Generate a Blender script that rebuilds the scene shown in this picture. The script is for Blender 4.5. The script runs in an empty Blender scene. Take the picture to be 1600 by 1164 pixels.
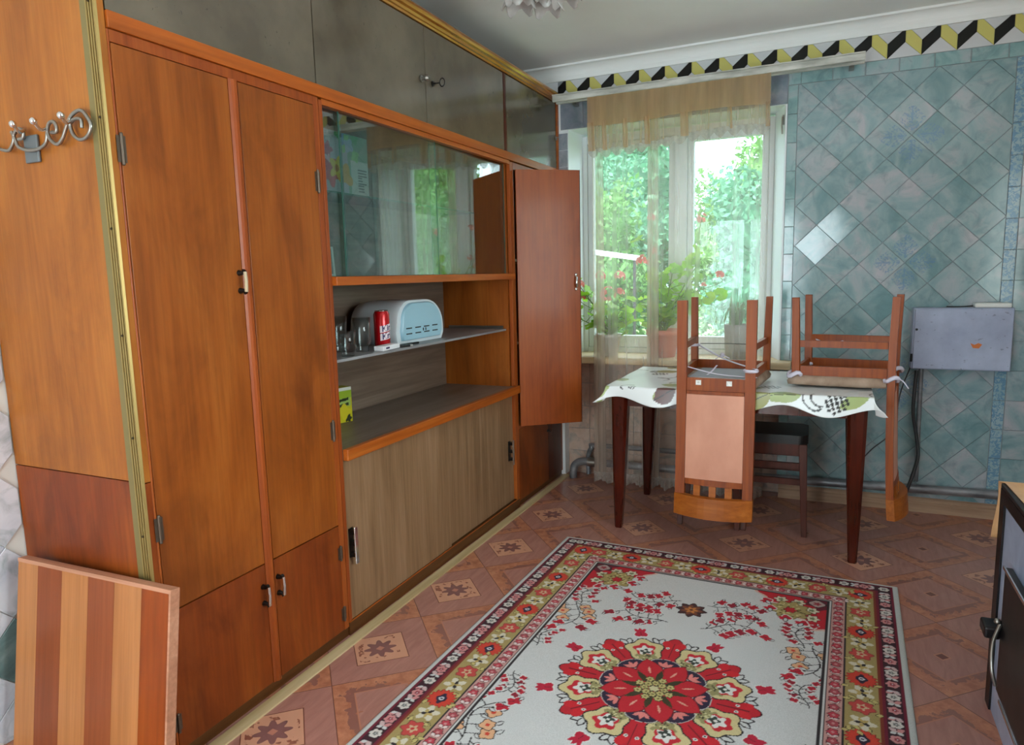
import bpy, bmesh, math, random
import numpy as np
from mathutils import Vector, Matrix

PI = math.pi
random.seed(7)
scene = bpy.context.scene
COL = scene.collection

# ------------------------------------------------------------------ camera
FPX = 1081.43                       # focal length in pixels of the 1600 px wide frame
YAW, PITCH, ROLL = math.radians(24.953), math.radians(-7.988), math.radians(-1.380)
CAM = Vector((0, 0, 1.305))
_f = Vector((-math.sin(YAW) * math.cos(PITCH), math.cos(YAW) * math.cos(PITCH), math.sin(PITCH)))
_r = Vector((math.cos(YAW), math.sin(YAW), 0))
_u = _r.cross(_f)
_r2 = math.cos(ROLL) * _r + math.sin(ROLL) * _u
_u2 = -math.sin(ROLL) * _r + math.cos(ROLL) * _u
camd = bpy.data.cameras.new('camera')
cam = bpy.data.objects.new('camera', camd)
COL.objects.link(cam)
cam.matrix_world = Matrix(((_r2.x, _u2.x, -_f.x, CAM.x), (_r2.y, _u2.y, -_f.y, CAM.y), (_r2.z, _u2.z, -_f.z, CAM.z), (0, 0, 0, 1)))
camd.sensor_fit = 'HORIZONTAL'
camd.sensor_width = 36
camd.lens = FPX / 1600 * 36
camd.clip_start = 0.02
camd.clip_end = 200
scene.camera = cam

# ------------------------------------------------------------------ sky, daylight, exposure
SKY_STRENGTH = 11.0
world = bpy.data.worlds.new('sky')
scene.world = world
world.use_nodes = True
wn = world.node_tree
bg = wn.nodes['Background']
tc = wn.nodes.new('ShaderNodeTexCoord')
nz = wn.nodes.new('ShaderNodeTexNoise')
nz.inputs['Scale'].default_value = 2.2
nz.inputs['Detail'].default_value = 5
rp = wn.nodes.new('ShaderNodeValToRGB')
rp.color_ramp.elements[0].position = 0.42
rp.color_ramp.elements[0].color = (0.62, 0.80, 1.0, 1)
rp.color_ramp.elements[1].position = 0.62
rp.color_ramp.elements[1].color = (1.0, 1.0, 1.0, 1)
wn.links.new(tc.outputs['Generated'], nz.inputs['Vector'])
wn.links.new(nz.outputs['Fac'], rp.inputs['Fac'])
wn.links.new(rp.outputs['Color'], bg.inputs['Color'])
bg.inputs['Strength'].default_value = SKY_STRENGTH


def area_light(name, loc, rot, sx, sy, power, color=(1, 1, 1), portal=False):
    l = bpy.data.lights.new(name, 'AREA')
    l.shape = 'RECTANGLE'
    l.size, l.size_y = sx, sy
    l.energy = power
    l.color = color
    if portal:
        l.cycles.is_portal = True
    o = bpy.data.objects.new(name, l)
    o.location = loc
    o.rotation_euler = rot
    COL.objects.link(o)
    return o


sun = bpy.data.lights.new('sun', 'SUN')
sun.energy = 13.0
sun.angle = 0.02
sun.color = (1.0, 0.96, 0.88)
sun_o = bpy.data.objects.new('sun', sun)
sun_o.rotation_euler = (math.radians(42), 0, math.radians(-16))     # high behind the house: it lights the garden only
COL.objects.link(sun_o)

# added fill lamps outside the unseen glazed door and side window, and the sky portal of the window in view
area_light('fill_light_near_door', (-1.135, -1.68, 1.06), (PI / 2, 0, 0), 1.43, 1.9, 78, (1.0, 0.98, 0.95))
area_light('fill_light_side_window', (1.36, 1.2, 1.475), (0, PI / 2, 0), 1.25, 1.4, 62, (1.0, 0.98, 0.96))
area_light('window_portal', (-0.91, 4.46, 1.47), (-PI / 2, 0, 0), 1.14, 1.36, 1, portal=True)

vs = scene.view_settings
vs.view_transform = 'Standard'
vs.look = 'None'
vs.exposure = -0.45
vs.gamma = 1.0
vs.use_curve_mapping = False
scene.cycles.use_denoising = True
scene.cycles.max_bounces = 10
scene.cycles.diffuse_bounces = 5
scene.cycles.glossy_bounces = 4
scene.cycles.transparent_max_bounces = 24
scene.cycles.caustics_reflective = False
scene.cycles.caustics_refractive = False
scene.cycles.sample_clamp_indirect = 6


# ------------------------------------------------------------------ helpers
def at(px, py, axis, val):
    """point of the plane <axis>=<val> that was measured at a place of the photograph"""
    d = (px - 800) / FPX * _r2 - (py - 582) / FPX * _u2 + _f
    t = (val - CAM[axis]) / d[axis]
    return CAM + t * d


def lin(c):
    return tuple((x / 255 / 12.92) if x <= 10.3 else ((x / 255 + 0.055) / 1.055) ** 2.4 for x in c[:3])


def L4(c):
    return lin(c) + (1.0,)


NT = None


class E:
    """a number-valued socket with arithmetic"""
    def __init__(s, sock):
        s.s = sock
    def __add__(a, b): return M2('ADD', a, b)
    def __radd__(a, b): return M2('ADD', b, a)
    def __sub__(a, b): return M2('SUBTRACT', a, b)
    def __rsub__(a, b): return M2('SUBTRACT', b, a)
    def __mul__(a, b): return M2('MULTIPLY', a, b)
    def __rmul__(a, b): return M2('MULTIPLY', b, a)
    def __truediv__(a, b): return M2('DIVIDE', a, b)
    def __lt__(a, b): return M2('LESS_THAN', a, b)
    def __gt__(a, b): return M2('GREATER_THAN', a, b)


def M2(op, a, b=None):
    n = NT.nodes.new('ShaderNodeMath')
    n.operation = op
    for i, x in enumerate((a, b)):
        if x is None:
            continue
        if isinstance(x, E):
            NT.links.new(x.s, n.inputs[i])
        else:
            n.inputs[i].default_value = x
    return E(n.outputs[0])


def eabs(a): return M2('ABSOLUTE', a)
def emin(a, b): return M2('MINIMUM', a, b)
def emax(a, b): return M2('MAXIMUM', a, b)
def eround(a): return M2('ROUND', a)
def ecos(a): return M2('COSINE', a)
def band(x, lo, hi): return (x > lo) * (x < hi)


def clamp01(a):
    n = NT.nodes.new('ShaderNodeClamp')
    NT.links.new(a.s, n.inputs[0])
    return E(n.outputs[0])


def coords(kind='Object'):
    if kind == 'World':
        n = NT.nodes.new('ShaderNodeNewGeometry')
        return n.outputs['Position']
    n = NT.nodes.new('ShaderNodeTexCoord')
    return n.outputs[kind]


def xyz(sock):
    n = NT.nodes.new('ShaderNodeSeparateXYZ')
    NT.links.new(sock, n.inputs[0])
    return E(n.outputs[0]), E(n.outputs[1]), E(n.outputs[2])


def mapping(sock, scale=(1, 1, 1), loc=(0, 0, 0), rot=(0, 0, 0), randomise=False):
    n = NT.nodes.new('ShaderNodeMapping')
    NT.links.new(sock, n.inputs['Vector'])
    n.inputs['Scale'].default_value = scale
    n.inputs['Location'].default_value = loc
    n.inputs['Rotation'].default_value = rot
    if randomise:
        oi = NT.nodes.new('ShaderNodeObjectInfo')
        m = NT.nodes.new('ShaderNodeVectorMath')
        m.operation = 'SCALE'
        m.inputs[0].default_value = (17.0, 31.0, 23.0)
        NT.links.new(oi.outputs['Random'], m.inputs['Scale'])
        NT.links.new(m.outputs[0], n.inputs['Location'])
    return n.outputs[0]


def noise(sock, scale=5, detail=4, rough=0.55, dist=0.0):
    n = NT.nodes.new('ShaderNodeTexNoise')
    NT.links.new(sock, n.inputs['Vector'])
    n.inputs['Scale'].default_value = scale
    n.inputs['Detail'].default_value = detail
    n.inputs['Roughness'].default_value = rough
    n.inputs['Distortion'].default_value = dist
    return E(n.outputs['Fac'])


def ramp(fac, stops):
    n = NT.nodes.new('ShaderNodeValToRGB')
    el = n.color_ramp.elements
    while len(el) < len(stops):
        el.new(0.5)
    for e, (p, c) in zip(el, stops):
        e.position = p
        e.color = L4(c)
    NT.links.new(fac.s, n.inputs['Fac'])
    return n.outputs['Color']


def mixc(fac, a, b, mode='MIX'):
    n = NT.nodes.new('ShaderNodeMix')
    n.data_type = 'RGBA'
    n.blend_type = mode
    if isinstance(fac, E):
        NT.links.new(fac.s, n.inputs[0])
    else:
        n.inputs[0].default_value = fac
    for i, x in ((6, a), (7, b)):
        if isinstance(x, tuple):
            n.inputs[i].default_value = L4(x)
        else:
            NT.links.new(x, n.inputs[i])
    return n.outputs[2]


def mat(name, color=(200, 200, 200), rough=0.5, metal=0.0, coat=0.0, spec=0.5, emit=None):
    """new principled material; leaves NT at its tree"""
    global NT
    m = bpy.data.materials.new(name)
    m.use_nodes = True
    NT = m.node_tree
    b = NT.nodes['Principled BSDF']
    b.inputs['Base Color'].default_value = L4(color)
    b.inputs['Roughness'].default_value = rough
    b.inputs['Metallic'].default_value = metal
    b.inputs['Coat Weight'].default_value = coat
    b.inputs['Coat Roughness'].default_value = 0.12
    b.inputs['Specular IOR Level'].default_value = spec
    m.diffuse_color = L4(color)
    return m


def setc(m, sock):
    NT.links.new(sock, NT.nodes['Principled BSDF'].inputs['Base Color'])


def setr(m, e):
    NT.links.new(e.s, NT.nodes['Principled BSDF'].inputs['Roughness'])


def bump(height, strength=0.2, dist=0.01):
    n = NT.nodes.new('ShaderNodeBump')
    n.inputs['Strength'].default_value = strength
    n.inputs['Distance'].default_value = dist
    NT.links.new(height.s, n.inputs['Height'])
    NT.links.new(n.outputs[0], NT.nodes['Principled BSDF'].inputs['Normal'])


class MB:
    def __init__(s):
        s.v, s.f, s.sm = [], [], []

    def add(s, verts, faces, smooth=False):
        o = len(s.v)
        s.v += [tuple(v) for v in verts]
        s.f += [tuple(i + o for i in f) for f in faces]
        s.sm += [smooth] * len(faces)
        return s

    def box(s, x0, x1, y0, y1, z0, z1):
        v = [(x, y, z) for x in (x0, x1) for y in (y0, y1) for z in (z0, z1)]
        return s.add(v, [(0, 1, 3, 2), (4, 6, 7, 5), (0, 4, 5, 1), (2, 3, 7, 6), (0, 2, 6, 4), (1, 5, 7, 3)])

    def hexa(s, low, high):
        """two quads (4 points each, same order) joined"""
        v = list(low) + list(high)
        return s.add(v, [(3, 2, 1, 0), (4, 5, 6, 7), (0, 1, 5, 4), (1, 2, 6, 5), (2, 3, 7, 6), (3, 0, 4, 7)])

    def prism(s, poly, axis, lo, hi, inset=0.0, smooth=False):
        """poly of 2D points in the two other axes (in order), extruded along axis"""
        def P(p, w):
            return (w, p[0], p[1]) if axis == 0 else ((p[0], w, p[1]) if axis == 1 else (p[0], p[1], w))
        n = len(poly)
        hp = poly
        if inset:
            cx = sum(p[0] for p in poly) / n
            cy = sum(p[1] for p in poly) / n
            hp = [(p[0] + (cx - p[0]) * inset, p[1] + (cy - p[1]) * inset) for p in poly]
        s.add([P(p, lo) for p in poly] + [P(p, hi) for p in hp], [(i, (i + 1) % n, n + (i + 1) % n, n + i) for i in range(n)], smooth)
        s.add([P(p, lo) for p in poly], [tuple(range(n))[::-1]])
        s.add([P(p, hi) for p in hp], [tuple(range(n))])
        return s

    def tube(s, pts, r, n=10, closed=False, flat=1.0):
        pts = [Vector(p) for p in pts]
        k = len(pts)
        rs = r if isinstance(r, (list, tuple)) else [r] * k
        rings = []
        t0 = (pts[1] - pts[0]).normalized()
        ref = Vector((0, 0, 1)) if abs(t0.z) < 0.9 else Vector((1, 0, 0))
        nrm = t0.cross(ref).normalized()
        for i, p in enumerate(pts):
            if closed:
                t = (pts[(i + 1) % k] - pts[i - 1]).normalized()
            else:
                t = (pts[min(i + 1, k - 1)] - pts[max(i - 1, 0)]).normalized()
            nrm = (nrm - t * nrm.dot(t)).normalized()
            b = t.cross(nrm)
            rings.append([p + (nrm * math.cos(2 * PI * j / n) + b * math.sin(2 * PI * j / n) * flat) * rs[i] for j in range(n)])
        v = [q for ring in rings for q in ring]
        m = k if closed else k - 1
        s.add(v, [(i * n + j, i * n + (j + 1) % n, ((i + 1) % k) * n + (j + 1) % n, ((i + 1) % k) * n + j) for i in range(m) for j in range(n)], True)
        if not closed:
            s.add(rings[0], [tuple(range(n))[::-1]])
            s.add(rings[-1], [tuple(range(n))])
        return s

    def lathe(s, prof, c=(0, 0, 0), n=24, sx=1.0, sy=1.0, smooth=True):
        v = [(c[0] + r * sx * math.cos(2 * PI * j / n), c[1] + r * sy * math.sin(2 * PI * j / n), c[2] + z) for r, z in prof for j in range(n)]
        k = len(prof)
        s.add(v, [(i * n + j, i * n + (j + 1) % n, (i + 1) * n + (j + 1) % n, (i + 1) * n + j) for i in range(k - 1) for j in range(n)], smooth)
        return s

    def cyl(s, p0, p1, r, n=16):
        return s.tube([p0, p1], r, n)

    def ball(s, c, r, n=12, sx=1, sy=1, sz=1):
        k = n // 2
        prof = [(max(1e-5, math.sin(PI * i / k)) * r, -math.cos(PI * i / k) * r * sz) for i in range(k + 1)]
        return s.lathe(prof, c, n, sx, sy)

    def grid(s, fn, nu, nv, smooth=True):
        v = [fn(i / nu, j / nv) for i in range(nu + 1) for j in range(nv + 1)]
        w = nv + 1
        return s.add(v, [(i * w + j, (i + 1) * w + j, (i + 1) * w + j + 1, i * w + j + 1) for i in range(nu) for j in range(nv)], smooth)

    def mesh(s, name, m, recalc=True, weld=False):
        me = bpy.data.meshes.new(name)
        me.from_pydata(s.v, [], s.f)
        me.polygons.foreach_set('use_smooth', s.sm)
        if recalc:
            bm = bmesh.new()
            bm.from_mesh(me)
            if weld:
                bmesh.ops.remove_doubles(bm, verts=bm.verts, dist=1e-5)
            bmesh.ops.recalc_face_normals(bm, faces=bm.faces)
            bm.to_mesh(me)
            bm.free()
        if m:
            me.materials.append(m)
        return me

    def build(s, name, m, parent=None, bevel=0, label=None, world=False, recalc=True, weld=False, seg=2):
        """world=True: the points are world points, moved into the parent's frame"""
        if world and parent is not None:
            mi = wm(parent).inverted()
            s.v = [tuple(mi @ Vector(v)) for v in s.v]
        o = bpy.data.objects.new(name, s.mesh(name, m, recalc, weld))
        COL.objects.link(o)
        if parent is not None:
            o.parent = parent
        if label:
            o['label'] = label
        if bevel:
            b = o.modifiers.new('bevel', 'BEVEL')
            b.width = bevel
            b.segments = seg
            b.limit_method = 'ANGLE'
            b.angle_limit = 0.6
        return o


def wm(o):
    m = o.matrix_basis.copy()
    while o.parent is not None:
        o = o.parent
        m = o.matrix_basis @ m
    return m


def thing(name, label, cat, loc=(0, 0, 0), rot=(0, 0, 0), group=None):
    o = bpy.data.objects.new(name, None)
    o.empty_display_size = 0.05
    COL.objects.link(o)
    o.location = loc
    o.rotation_euler = rot
    return tag(o, label, cat, group)


def tag(o, label, cat, group=None):
    o['label'] = label
    o['category'] = cat
    if group:
        o['group'] = group
    return o


def struct(o, label=None, cat=None):
    o['kind'] = 'structure'
    if label:
        o['label'] = label
    if cat:
        o['category'] = cat
    return o


def piece(name, me, parent, loc=(0, 0, 0), rot=(0, 0, 0), scale=None, label=None):
    o = bpy.data.objects.new(name, me)
    COL.objects.link(o)
    o.parent = parent
    o.location = loc
    o.rotation_euler = rot
    if scale:
        o.scale = scale
    if label:
        o['label'] = label
    return o


def copy_tree(o, parent=None):
    c = o.copy()
    COL.objects.link(c)
    c.parent = parent
    for ch in list(o.children):
        copy_tree(ch, c)
    return c


def B(x0, x1, y0, y1, z0, z1):
    return MB().box(x0, x1, y0, y1, z0, z1)


def smooth_pts(pts, n=6):
    """Catmull-Rom through the points"""
    P = [Vector(p) for p in pts]
    P = [P[0] * 2 - P[1]] + P + [P[-1] * 2 - P[-2]]
    out = []
    for i in range(1, len(P) - 2):
        for k in range(n):
            t = k / n
            a, b, c, d = P[i - 1], P[i], P[i + 1], P[i + 2]
            out.append(0.5 * ((2 * b) + (c - a) * t + (2 * a - 5 * b + 4 * c - d) * t * t + (3 * b - a - 3 * c + d) * t ** 3))
    out.append(P[-2])
    return out


class Paint:
    """flat print: colours of a fine grid, painted with shapes"""
    def __init__(s, w, h, res, bg):
        s.nx, s.ny = int(round(w / res)) + 1, int(round(h / res)) + 1
        s.w, s.h, s.res = w, h, res
        s.X, s.Y = np.meshgrid(np.linspace(-w / 2, w / 2, s.nx), np.linspace(-h / 2, h / 2, s.ny), indexing='ij')
        s.c = np.ones((s.nx, s.ny, 3)) * np.array(bg, float)

    def win(s, cx, cy, R):
        i0 = max(0, int((cx - R + s.w / 2) / s.res) - 1)
        i1 = min(s.nx, int((cx + R + s.w / 2) / s.res) + 3)
        j0 = max(0, int((cy - R + s.h / 2) / s.res) - 1)
        j1 = min(s.ny, int((cy + R + s.h / 2) / s.res) + 3)
        return (slice(i0, max(i0, i1)), slice(j0, max(j0, j1)))

    def fill(s, m, col):
        s.c[m] = col

    def blob(s, cx, cy, R, col, k=0, a=0.0, phi=0.0, sx=1.0, sy=1.0, rot=0.0, line=None, lw=0.004):
        w = s.win(cx, cy, (R + lw) * max(sx, sy) * (1 + abs(a)) + s.res)
        x, y = s.X[w] - cx, s.Y[w] - cy
        u = (x * math.cos(rot) + y * math.sin(rot)) / sx
        v = (-x * math.sin(rot) + y * math.cos(rot)) / sy
        r = np.hypot(u, v)
        th = np.arctan2(v, u)
        e = 1 + a * np.cos(k * th + phi)
        if line is not None:
            s.c[w][r < R * e + lw] = line
        s.c[w][r < R * e] = col

    def petal(s, cx, cy, ln, wd, ang, col, line=None, lw=0.004):
        """pointed leaf that starts at cx, cy"""
        w = s.win(cx + math.cos(ang) * ln / 2, cy + math.sin(ang) * ln / 2, ln / 2 + wd + lw)
        x, y = s.X[w] - cx, s.Y[w] - cy
        u = (x * math.cos(ang) + y * math.sin(ang)) / ln
        v = np.abs(-x * math.sin(ang) + y * math.cos(ang))
        lim = wd * np.sin(PI * np.clip(u, 0, 1)) ** 0.8
        if line is not None:
            s.c[w][(v < lim + lw) & (u > -0.03) & (u < 1.06)] = line
        s.c[w][(v < lim) & (u > 0) & (u < 1)] = col

    def stroke(s, pts, wd, col):
        for (x0, y0), (x1, y1) in zip(pts[:-1], pts[1:]):
            ln = math.hypot(x1 - x0, y1 - y0)
            w = s.win((x0 + x1) / 2, (y0 + y1) / 2, ln / 2 + wd)
            x, y = s.X[w] - x0, s.Y[w] - y0
            t = np.clip((x * (x1 - x0) + y * (y1 - y0)) / max(ln * ln, 1e-9), 0, 1)
            d = np.hypot(x - t * (x1 - x0), y - t * (y1 - y0))
            s.c[w][d < wd / 2] = col

    def linear(s):
        c = np.clip(s.c / 255, 0, 1)
        l = np.where(c <= 0.04045, c / 12.92, ((c + 0.055) / 1.055) ** 2.4)
        return np.concatenate([l.reshape(-1, 3), np.ones((s.nx * s.ny, 1))], 1).astype(np.float32)

    def mesh(s, name, m, pos):
        """pos: (nx*ny, 3) array of vertex places"""
        nx, ny = s.nx, s.ny
        me = bpy.data.meshes.new(name)
        i = np.arange(nx * ny).reshape(nx, ny)
        q = np.stack([i[:-1, :-1], i[1:, :-1], i[1:, 1:], i[:-1, 1:]], -1).reshape(-1, 4)
        me.vertices.add(nx * ny)
        me.vertices.foreach_set('co', pos.astype(np.float32).ravel())
        me.loops.add(q.size)
        me.loops.foreach_set('vertex_index', q.astype(np.int32).ravel())
        me.polygons.add(len(q))
        me.polygons.foreach_set('loop_start', np.arange(0, q.size, 4, dtype=np.int32))
        me.polygons.foreach_set('use_smooth', np.ones(len(q), bool))
        me.update(calc_edges=True)
        at_ = me.attributes.new('print', 'FLOAT_COLOR', 'POINT')
        at_.data.foreach_set('color', s.linear().ravel())
        me.materials.append(m)
        return me


def print_mat(name, rough=0.8, fuzz=None):
    m = mat(name, rough=rough)
    n = NT.nodes.new('ShaderNodeAttribute')
    n.attribute_name = 'print'
    out = n.outputs['Color']
    if fuzz:
        f = noise(coords('Object'), fuzz, 2)
        out = mixc(0.35, out, ramp(f, [(0.3, (150, 150, 150)), (0.7, (255, 255, 255))]), 'MULTIPLY')
        bump(f, 0.3, 0.003)
    setc(m, out)
    return m


# ------------------------------------------------------------------ materials
def wood(name, dark, mid, light, axis=2, rough=0.40, coat=0.08, across=16.0, stain=0.5, fine=90, streak=0.06):
    m = mat(name, mid, rough, coat=coat, spec=0.3)
    sc = [across] * 3
    sc[axis] = across * streak
    co = mapping(coords('Object'), scale=sc, randomise=True)
    a = noise(co, 1.0, 5, 0.6, 0.6)
    c = ramp(a, [(0.18, dark), (0.5, mid), (0.82, light)])
    sf = [fine] * 3
    sf[axis] = fine * 0.03
    b = noise(mapping(coords('Object'), scale=sf, randomise=True), 1.0, 3, 0.6)
    c = mixc(0.5, c, ramp(b, [(0.25, (190, 184, 178)), (0.65, (255, 255, 255))]), 'MULTIPLY')
    if stain:
        sx = [5.0] * 3
        sx[axis] = 2.2
        s_ = noise(mapping(coords('Object'), scale=sx, randomise=True), 1.0, 6, 0.62, 0.8)
        c = mixc(stain, c, ramp(s_, [(0.24, (150, 130, 116)), (0.5, (255, 255, 255))]), 'MULTIPLY')
    setc(m, c)
    bump(b, 0.08, 0.002)
    return m


W_END = wood('varnished_ply_end', (132, 72, 20), (164, 96, 32), (184, 118, 48), across=7, streak=0.22)
W_DOOR = wood('varnished_ply_door', (114, 54, 12), (148, 77, 22), (168, 97, 36), across=7, streak=0.22)
W_LOW = wood('varnished_ply_low', (98, 38, 6), (130, 58, 14), (154, 80, 26), stain=0.8, across=7, streak=0.22)
W_OPEN = wood('varnished_ply_red', (114, 46, 8), (144, 65, 14), (160, 81, 24), stain=0.3, across=7, streak=0.22)
W_RAIL = wood('varnished_pine_rail', (138, 62, 14), (174, 88, 26), (194, 112, 44), axis=1, stain=0.25)
W_STILE = wood('varnished_pine_stile', (118, 48, 12), (150, 70, 24), (172, 94, 36), stain=0.3)
W_DARKRED = wood('dark_red_stained_wood', (58, 20, 8), (84, 32, 14), (104, 44, 20), stain=0.4)
W_BASE = wood('brown_base_wood', (62, 34, 14), (92, 54, 24), (120, 78, 40), axis=1, stain=0.4)
W_LAM = wood('laminate_wood_grain', (112, 84, 58), (142, 110, 80), (162, 130, 102), across=22, rough=0.38, coat=0.1, stain=0.15, fine=120)
W_LAMH = wood('grey_brown_laminate', (92, 76, 62), (122, 104, 90), (146, 130, 116), axis=1, across=14, rough=0.35, coat=0.15, stain=0.1)
W_TOP = wood('grey_brown_worktop', (96, 80, 70), (122, 106, 96), (142, 128, 118), axis=1, across=10, rough=0.4, coat=0.1, stain=0.4)
W_INNER = wood('cabinet_inside_wood', (72, 40, 16), (98, 58, 26), (120, 76, 38), stain=0.3)
W_CHAIR = wood('chair_beech_brown', (110, 44, 10), (144, 66, 16), (164, 84, 26), across=24, rough=0.45, coat=0.04, stain=0.1)
W_CREST = wood('chair_crest_orange', (132, 66, 18), (166, 90, 28), (184, 108, 42), axis=0, across=24, rough=0.45, coat=0.04, stain=0.1)
W_TABLE = wood('table_mahogany', (46, 10, 4), (66, 18, 8), (84, 28, 14), across=20, rough=0.18, coat=0.5, stain=0.1)
W_STOOL = wood('stool_dark_wood', (56, 24, 16), (78, 36, 26), (98, 50, 38), across=20, rough=0.35, stain=0.3)
W_SKIRT = wood('skirting_beige_wood', (150, 116, 92), (178, 144, 118), (196, 164, 140), axis=0, rough=0.5, coat=0, stain=0.4)
W_SILL = wood('sill_pale_board', (200, 172, 130), (220, 194, 154), (232, 210, 176), axis=0, rough=0.4, stain=0.1)
W_PALE = wood('board_pale_strip', (160, 100, 54), (176, 114, 66), (188, 128, 78), across=5, rough=0.4, coat=0.1, stain=0.1)
W_REDD = wood('board_red_strip', (124, 60, 30), (140, 72, 38), (152, 84, 46), across=5, rough=0.4, coat=0.1, stain=0.1)
W_EDGE = wood('board_edge_wood', (166, 110, 84), (190, 136, 108), (206, 158, 132), axis=0, rough=0.5, coat=0, stain=0.2)

GOLD = mat('gold_moulding', (176, 112, 30), 0.22, 0.55, coat=0.5)
setc(GOLD, ramp(noise(mapping(coords('Object'), (40, 3, 40)), 1, 4), [(0.3, (150, 84, 16)), (0.7, (200, 136, 48))]))
BRASS = mat('brass_strip', (160, 136, 82), 0.42, 0.7)
OLIVE = mat('olive_strip', (126, 112, 68), 0.45, 0.3)
NAIL = mat('dark_nail', (60, 48, 24), 0.5, 0.6)
STEEL = mat('worn_steel', (150, 146, 140), 0.3, 0.9)
HINGE = mat('tarnished_hinge', (98, 84, 72), 0.4, 0.7)
CHROME = mat('chrome', (215, 215, 215), 0.12, 1.0)
BLACKM = mat('black_metal', (24, 20, 18), 0.35, 0.4)
IVORY = mat('ivory_plastic', (176, 156, 124), 0.4)
WHITEP = mat('white_plastic', (222, 222, 218), 0.4)

TAUPE = mat('taupe_gloss_paint', (96, 90, 78), 0.16, coat=0.4)
_n = noise(mapping(coords('Object'), (1, 1, 1), randomise=True), 3, 5)
_s = noise(mapping(coords('Object'), (60, 60, 34), randomise=True), 1, 3, 0.6, 1.5)
setc(TAUPE, mixc(band(_s, 0.70, 1.0) * 0.55, ramp(_n, [(0.35, (82, 73, 60)), (0.65, (104, 94, 78))]), (40, 36, 26)))
bump(_n, 0.15, 0.01)

PLASTER = mat('white_plaster', (222, 220, 214), 0.8)
setc(PLASTER, ramp(noise(coords('World'), 1.6, 6), [(0.3, (206, 204, 198)), (0.7, (226, 224, 220))]))
CEIL = mat('ceiling_whitewash', (240, 240, 238), 0.9)
setc(CEIL, ramp(noise(coords('World'), 1.3, 5), [(0.3, (232, 232, 230)), (0.7, (244, 244, 242))]))
WHITEPAINT = mat('white_gloss_paint', (228, 230, 232), 0.3)
REVEAL = mat('white_reveal_paint', (232, 236, 240), 0.55)
GROUT = mat('grey_grout', (146, 152, 154), 0.9)

# floor: printed linoleum, two kinds of diamond cells
LINO = mat('printed_linoleum', (140, 90, 80), 0.3, coat=0.15)
_x, _y, _z = xyz(coords('World'))
_a = math.radians(-2.4)
_px, _py = _x + 1.40, _y - 2.39
_uu = (_px * math.cos(_a) + _py * math.sin(_a)) / 0.505
_vv = (_py * math.cos(_a) - _px * math.sin(_a)) / 0.505
_du, _dv = _uu - eround(_uu), _vv - eround(_vv)
_d = eabs(_du) + eabs(_dv)
_e = 1.0 - _d
_w1 = noise(coords('World'), 26, 4, 0.6)
_w2 = noise(coords('World'), 7, 4, 0.6)
_gr = noise(mapping(coords('World'), (50, 8, 1), rot=(0, 0, PI / 4)), 1, 4, 0.6, 0.6)
_base = ramp(_gr, [(0.3, (154, 104, 94)), (0.7, (172, 122, 110))])
_peach = ramp(_w1, [(0.35, (160, 98, 74)), (0.65, (190, 128, 98))])
_dark = (138, 90, 80)
_c = _base
# plain cell "B": fretted peach frame round a plain square with a small mark
_fret = (_e > (0.30 + (_w1 - 0.5) * 0.42 + (_w2 - 0.5) * 0.3 + 0.065)) * (_d > 0.5)
_c = mixc((_d > 0.5) * (_e > 0.315), _c, _dark)
_c = mixc(_fret, _c, _peach)
_c = mixc(band(_e, 0.305, 0.318) * (_d > 0.5), _c, (176, 116, 92))
_c = mixc(_e < 0.055, _c, (186, 126, 100))
_c = mixc(_e < 0.04, _c, (116, 66, 58))
# medallion cell "A"
_r_ = M2('SQRT', _du * _du + _dv * _dv)
_th = M2('ARCTAN2', _dv, _du)
_c = mixc(_d < 0.25, _c, (198, 144, 118))
_c = mixc(band(_d, 0.243, 0.252), _c, (112, 64, 52))
_c = mixc(band(_d, 0.15, 0.215) * (_w1 > 0.56), _c, (140, 84, 68))
_c = mixc(_r_ < (0.092 + 0.022 * ecos(_th * 8.0)), _c, (128, 86, 84))
_c = mixc((eabs(_du) < 0.022) * (eabs(_dv) < 0.022), _c, (176, 118, 100))
_c = mixc(band(_d, 0.496, 0.504), _c, (108, 66, 58))
setc(LINO, _c)
setr(LINO, 0.24 + _w2 * 0.2)

# glazed wall tile: marbled grey, teal and pink, blue leaf bursts printed round three tile corners
def wall_tile(name, stops, bursts=True, rough=0.1, sc=4.5):
    m = mat(name, stops[1][1], rough, coat=0.3)
    p = mapping(coords('World'), (1, 1, 1), randomise=True)
    n1 = noise(p, sc, 6, 0.6, 1.2)
    oi = NT.nodes.new('ShaderNodeObjectInfo')
    c = ramp(n1 + (E(oi.outputs['Random']) - 0.5) * 0.16, stops)
    n2 = noise(p, 13, 5, 0.6, 0.8)
    c = mixc(clamp01((n2 - 0.50) * 5.0) * 0.55, c, (96, 126, 128))
    if bursts:
        x, y, z = xyz(coords('World'))
        tot = None
        for cx, cz in ((0.327, 1.958), (0.327, 1.323), (0.327, 0.687)):
            dx, dz = x - cx, z - cz
            ax, az = eabs(dx), eabs(dz)
            u, v = emax(ax, az), emin(ax, az)
            w = noise(coords('World'), 60, 3, 0.6)
            lf = M2('FRACT', (u - v * 0.9 + (w - 0.5) * 0.075) * 52.0)
            k = band(u, 0.022, 0.142) * (v < (u * 0.8 - 0.004)) * (v < (0.16 - u) * 0.75) * (emax((lf < 0.48), (v < 0.004)) * (w > 0.45))
            tot = k if tot is None else emax(tot, k)
        c = mixc(tot * 0.6, c, (92, 130, 168))
    setc(m, c)
    bump(noise(coords('World'), 9, 2), 0.05, 0.01)
    return m


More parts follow.
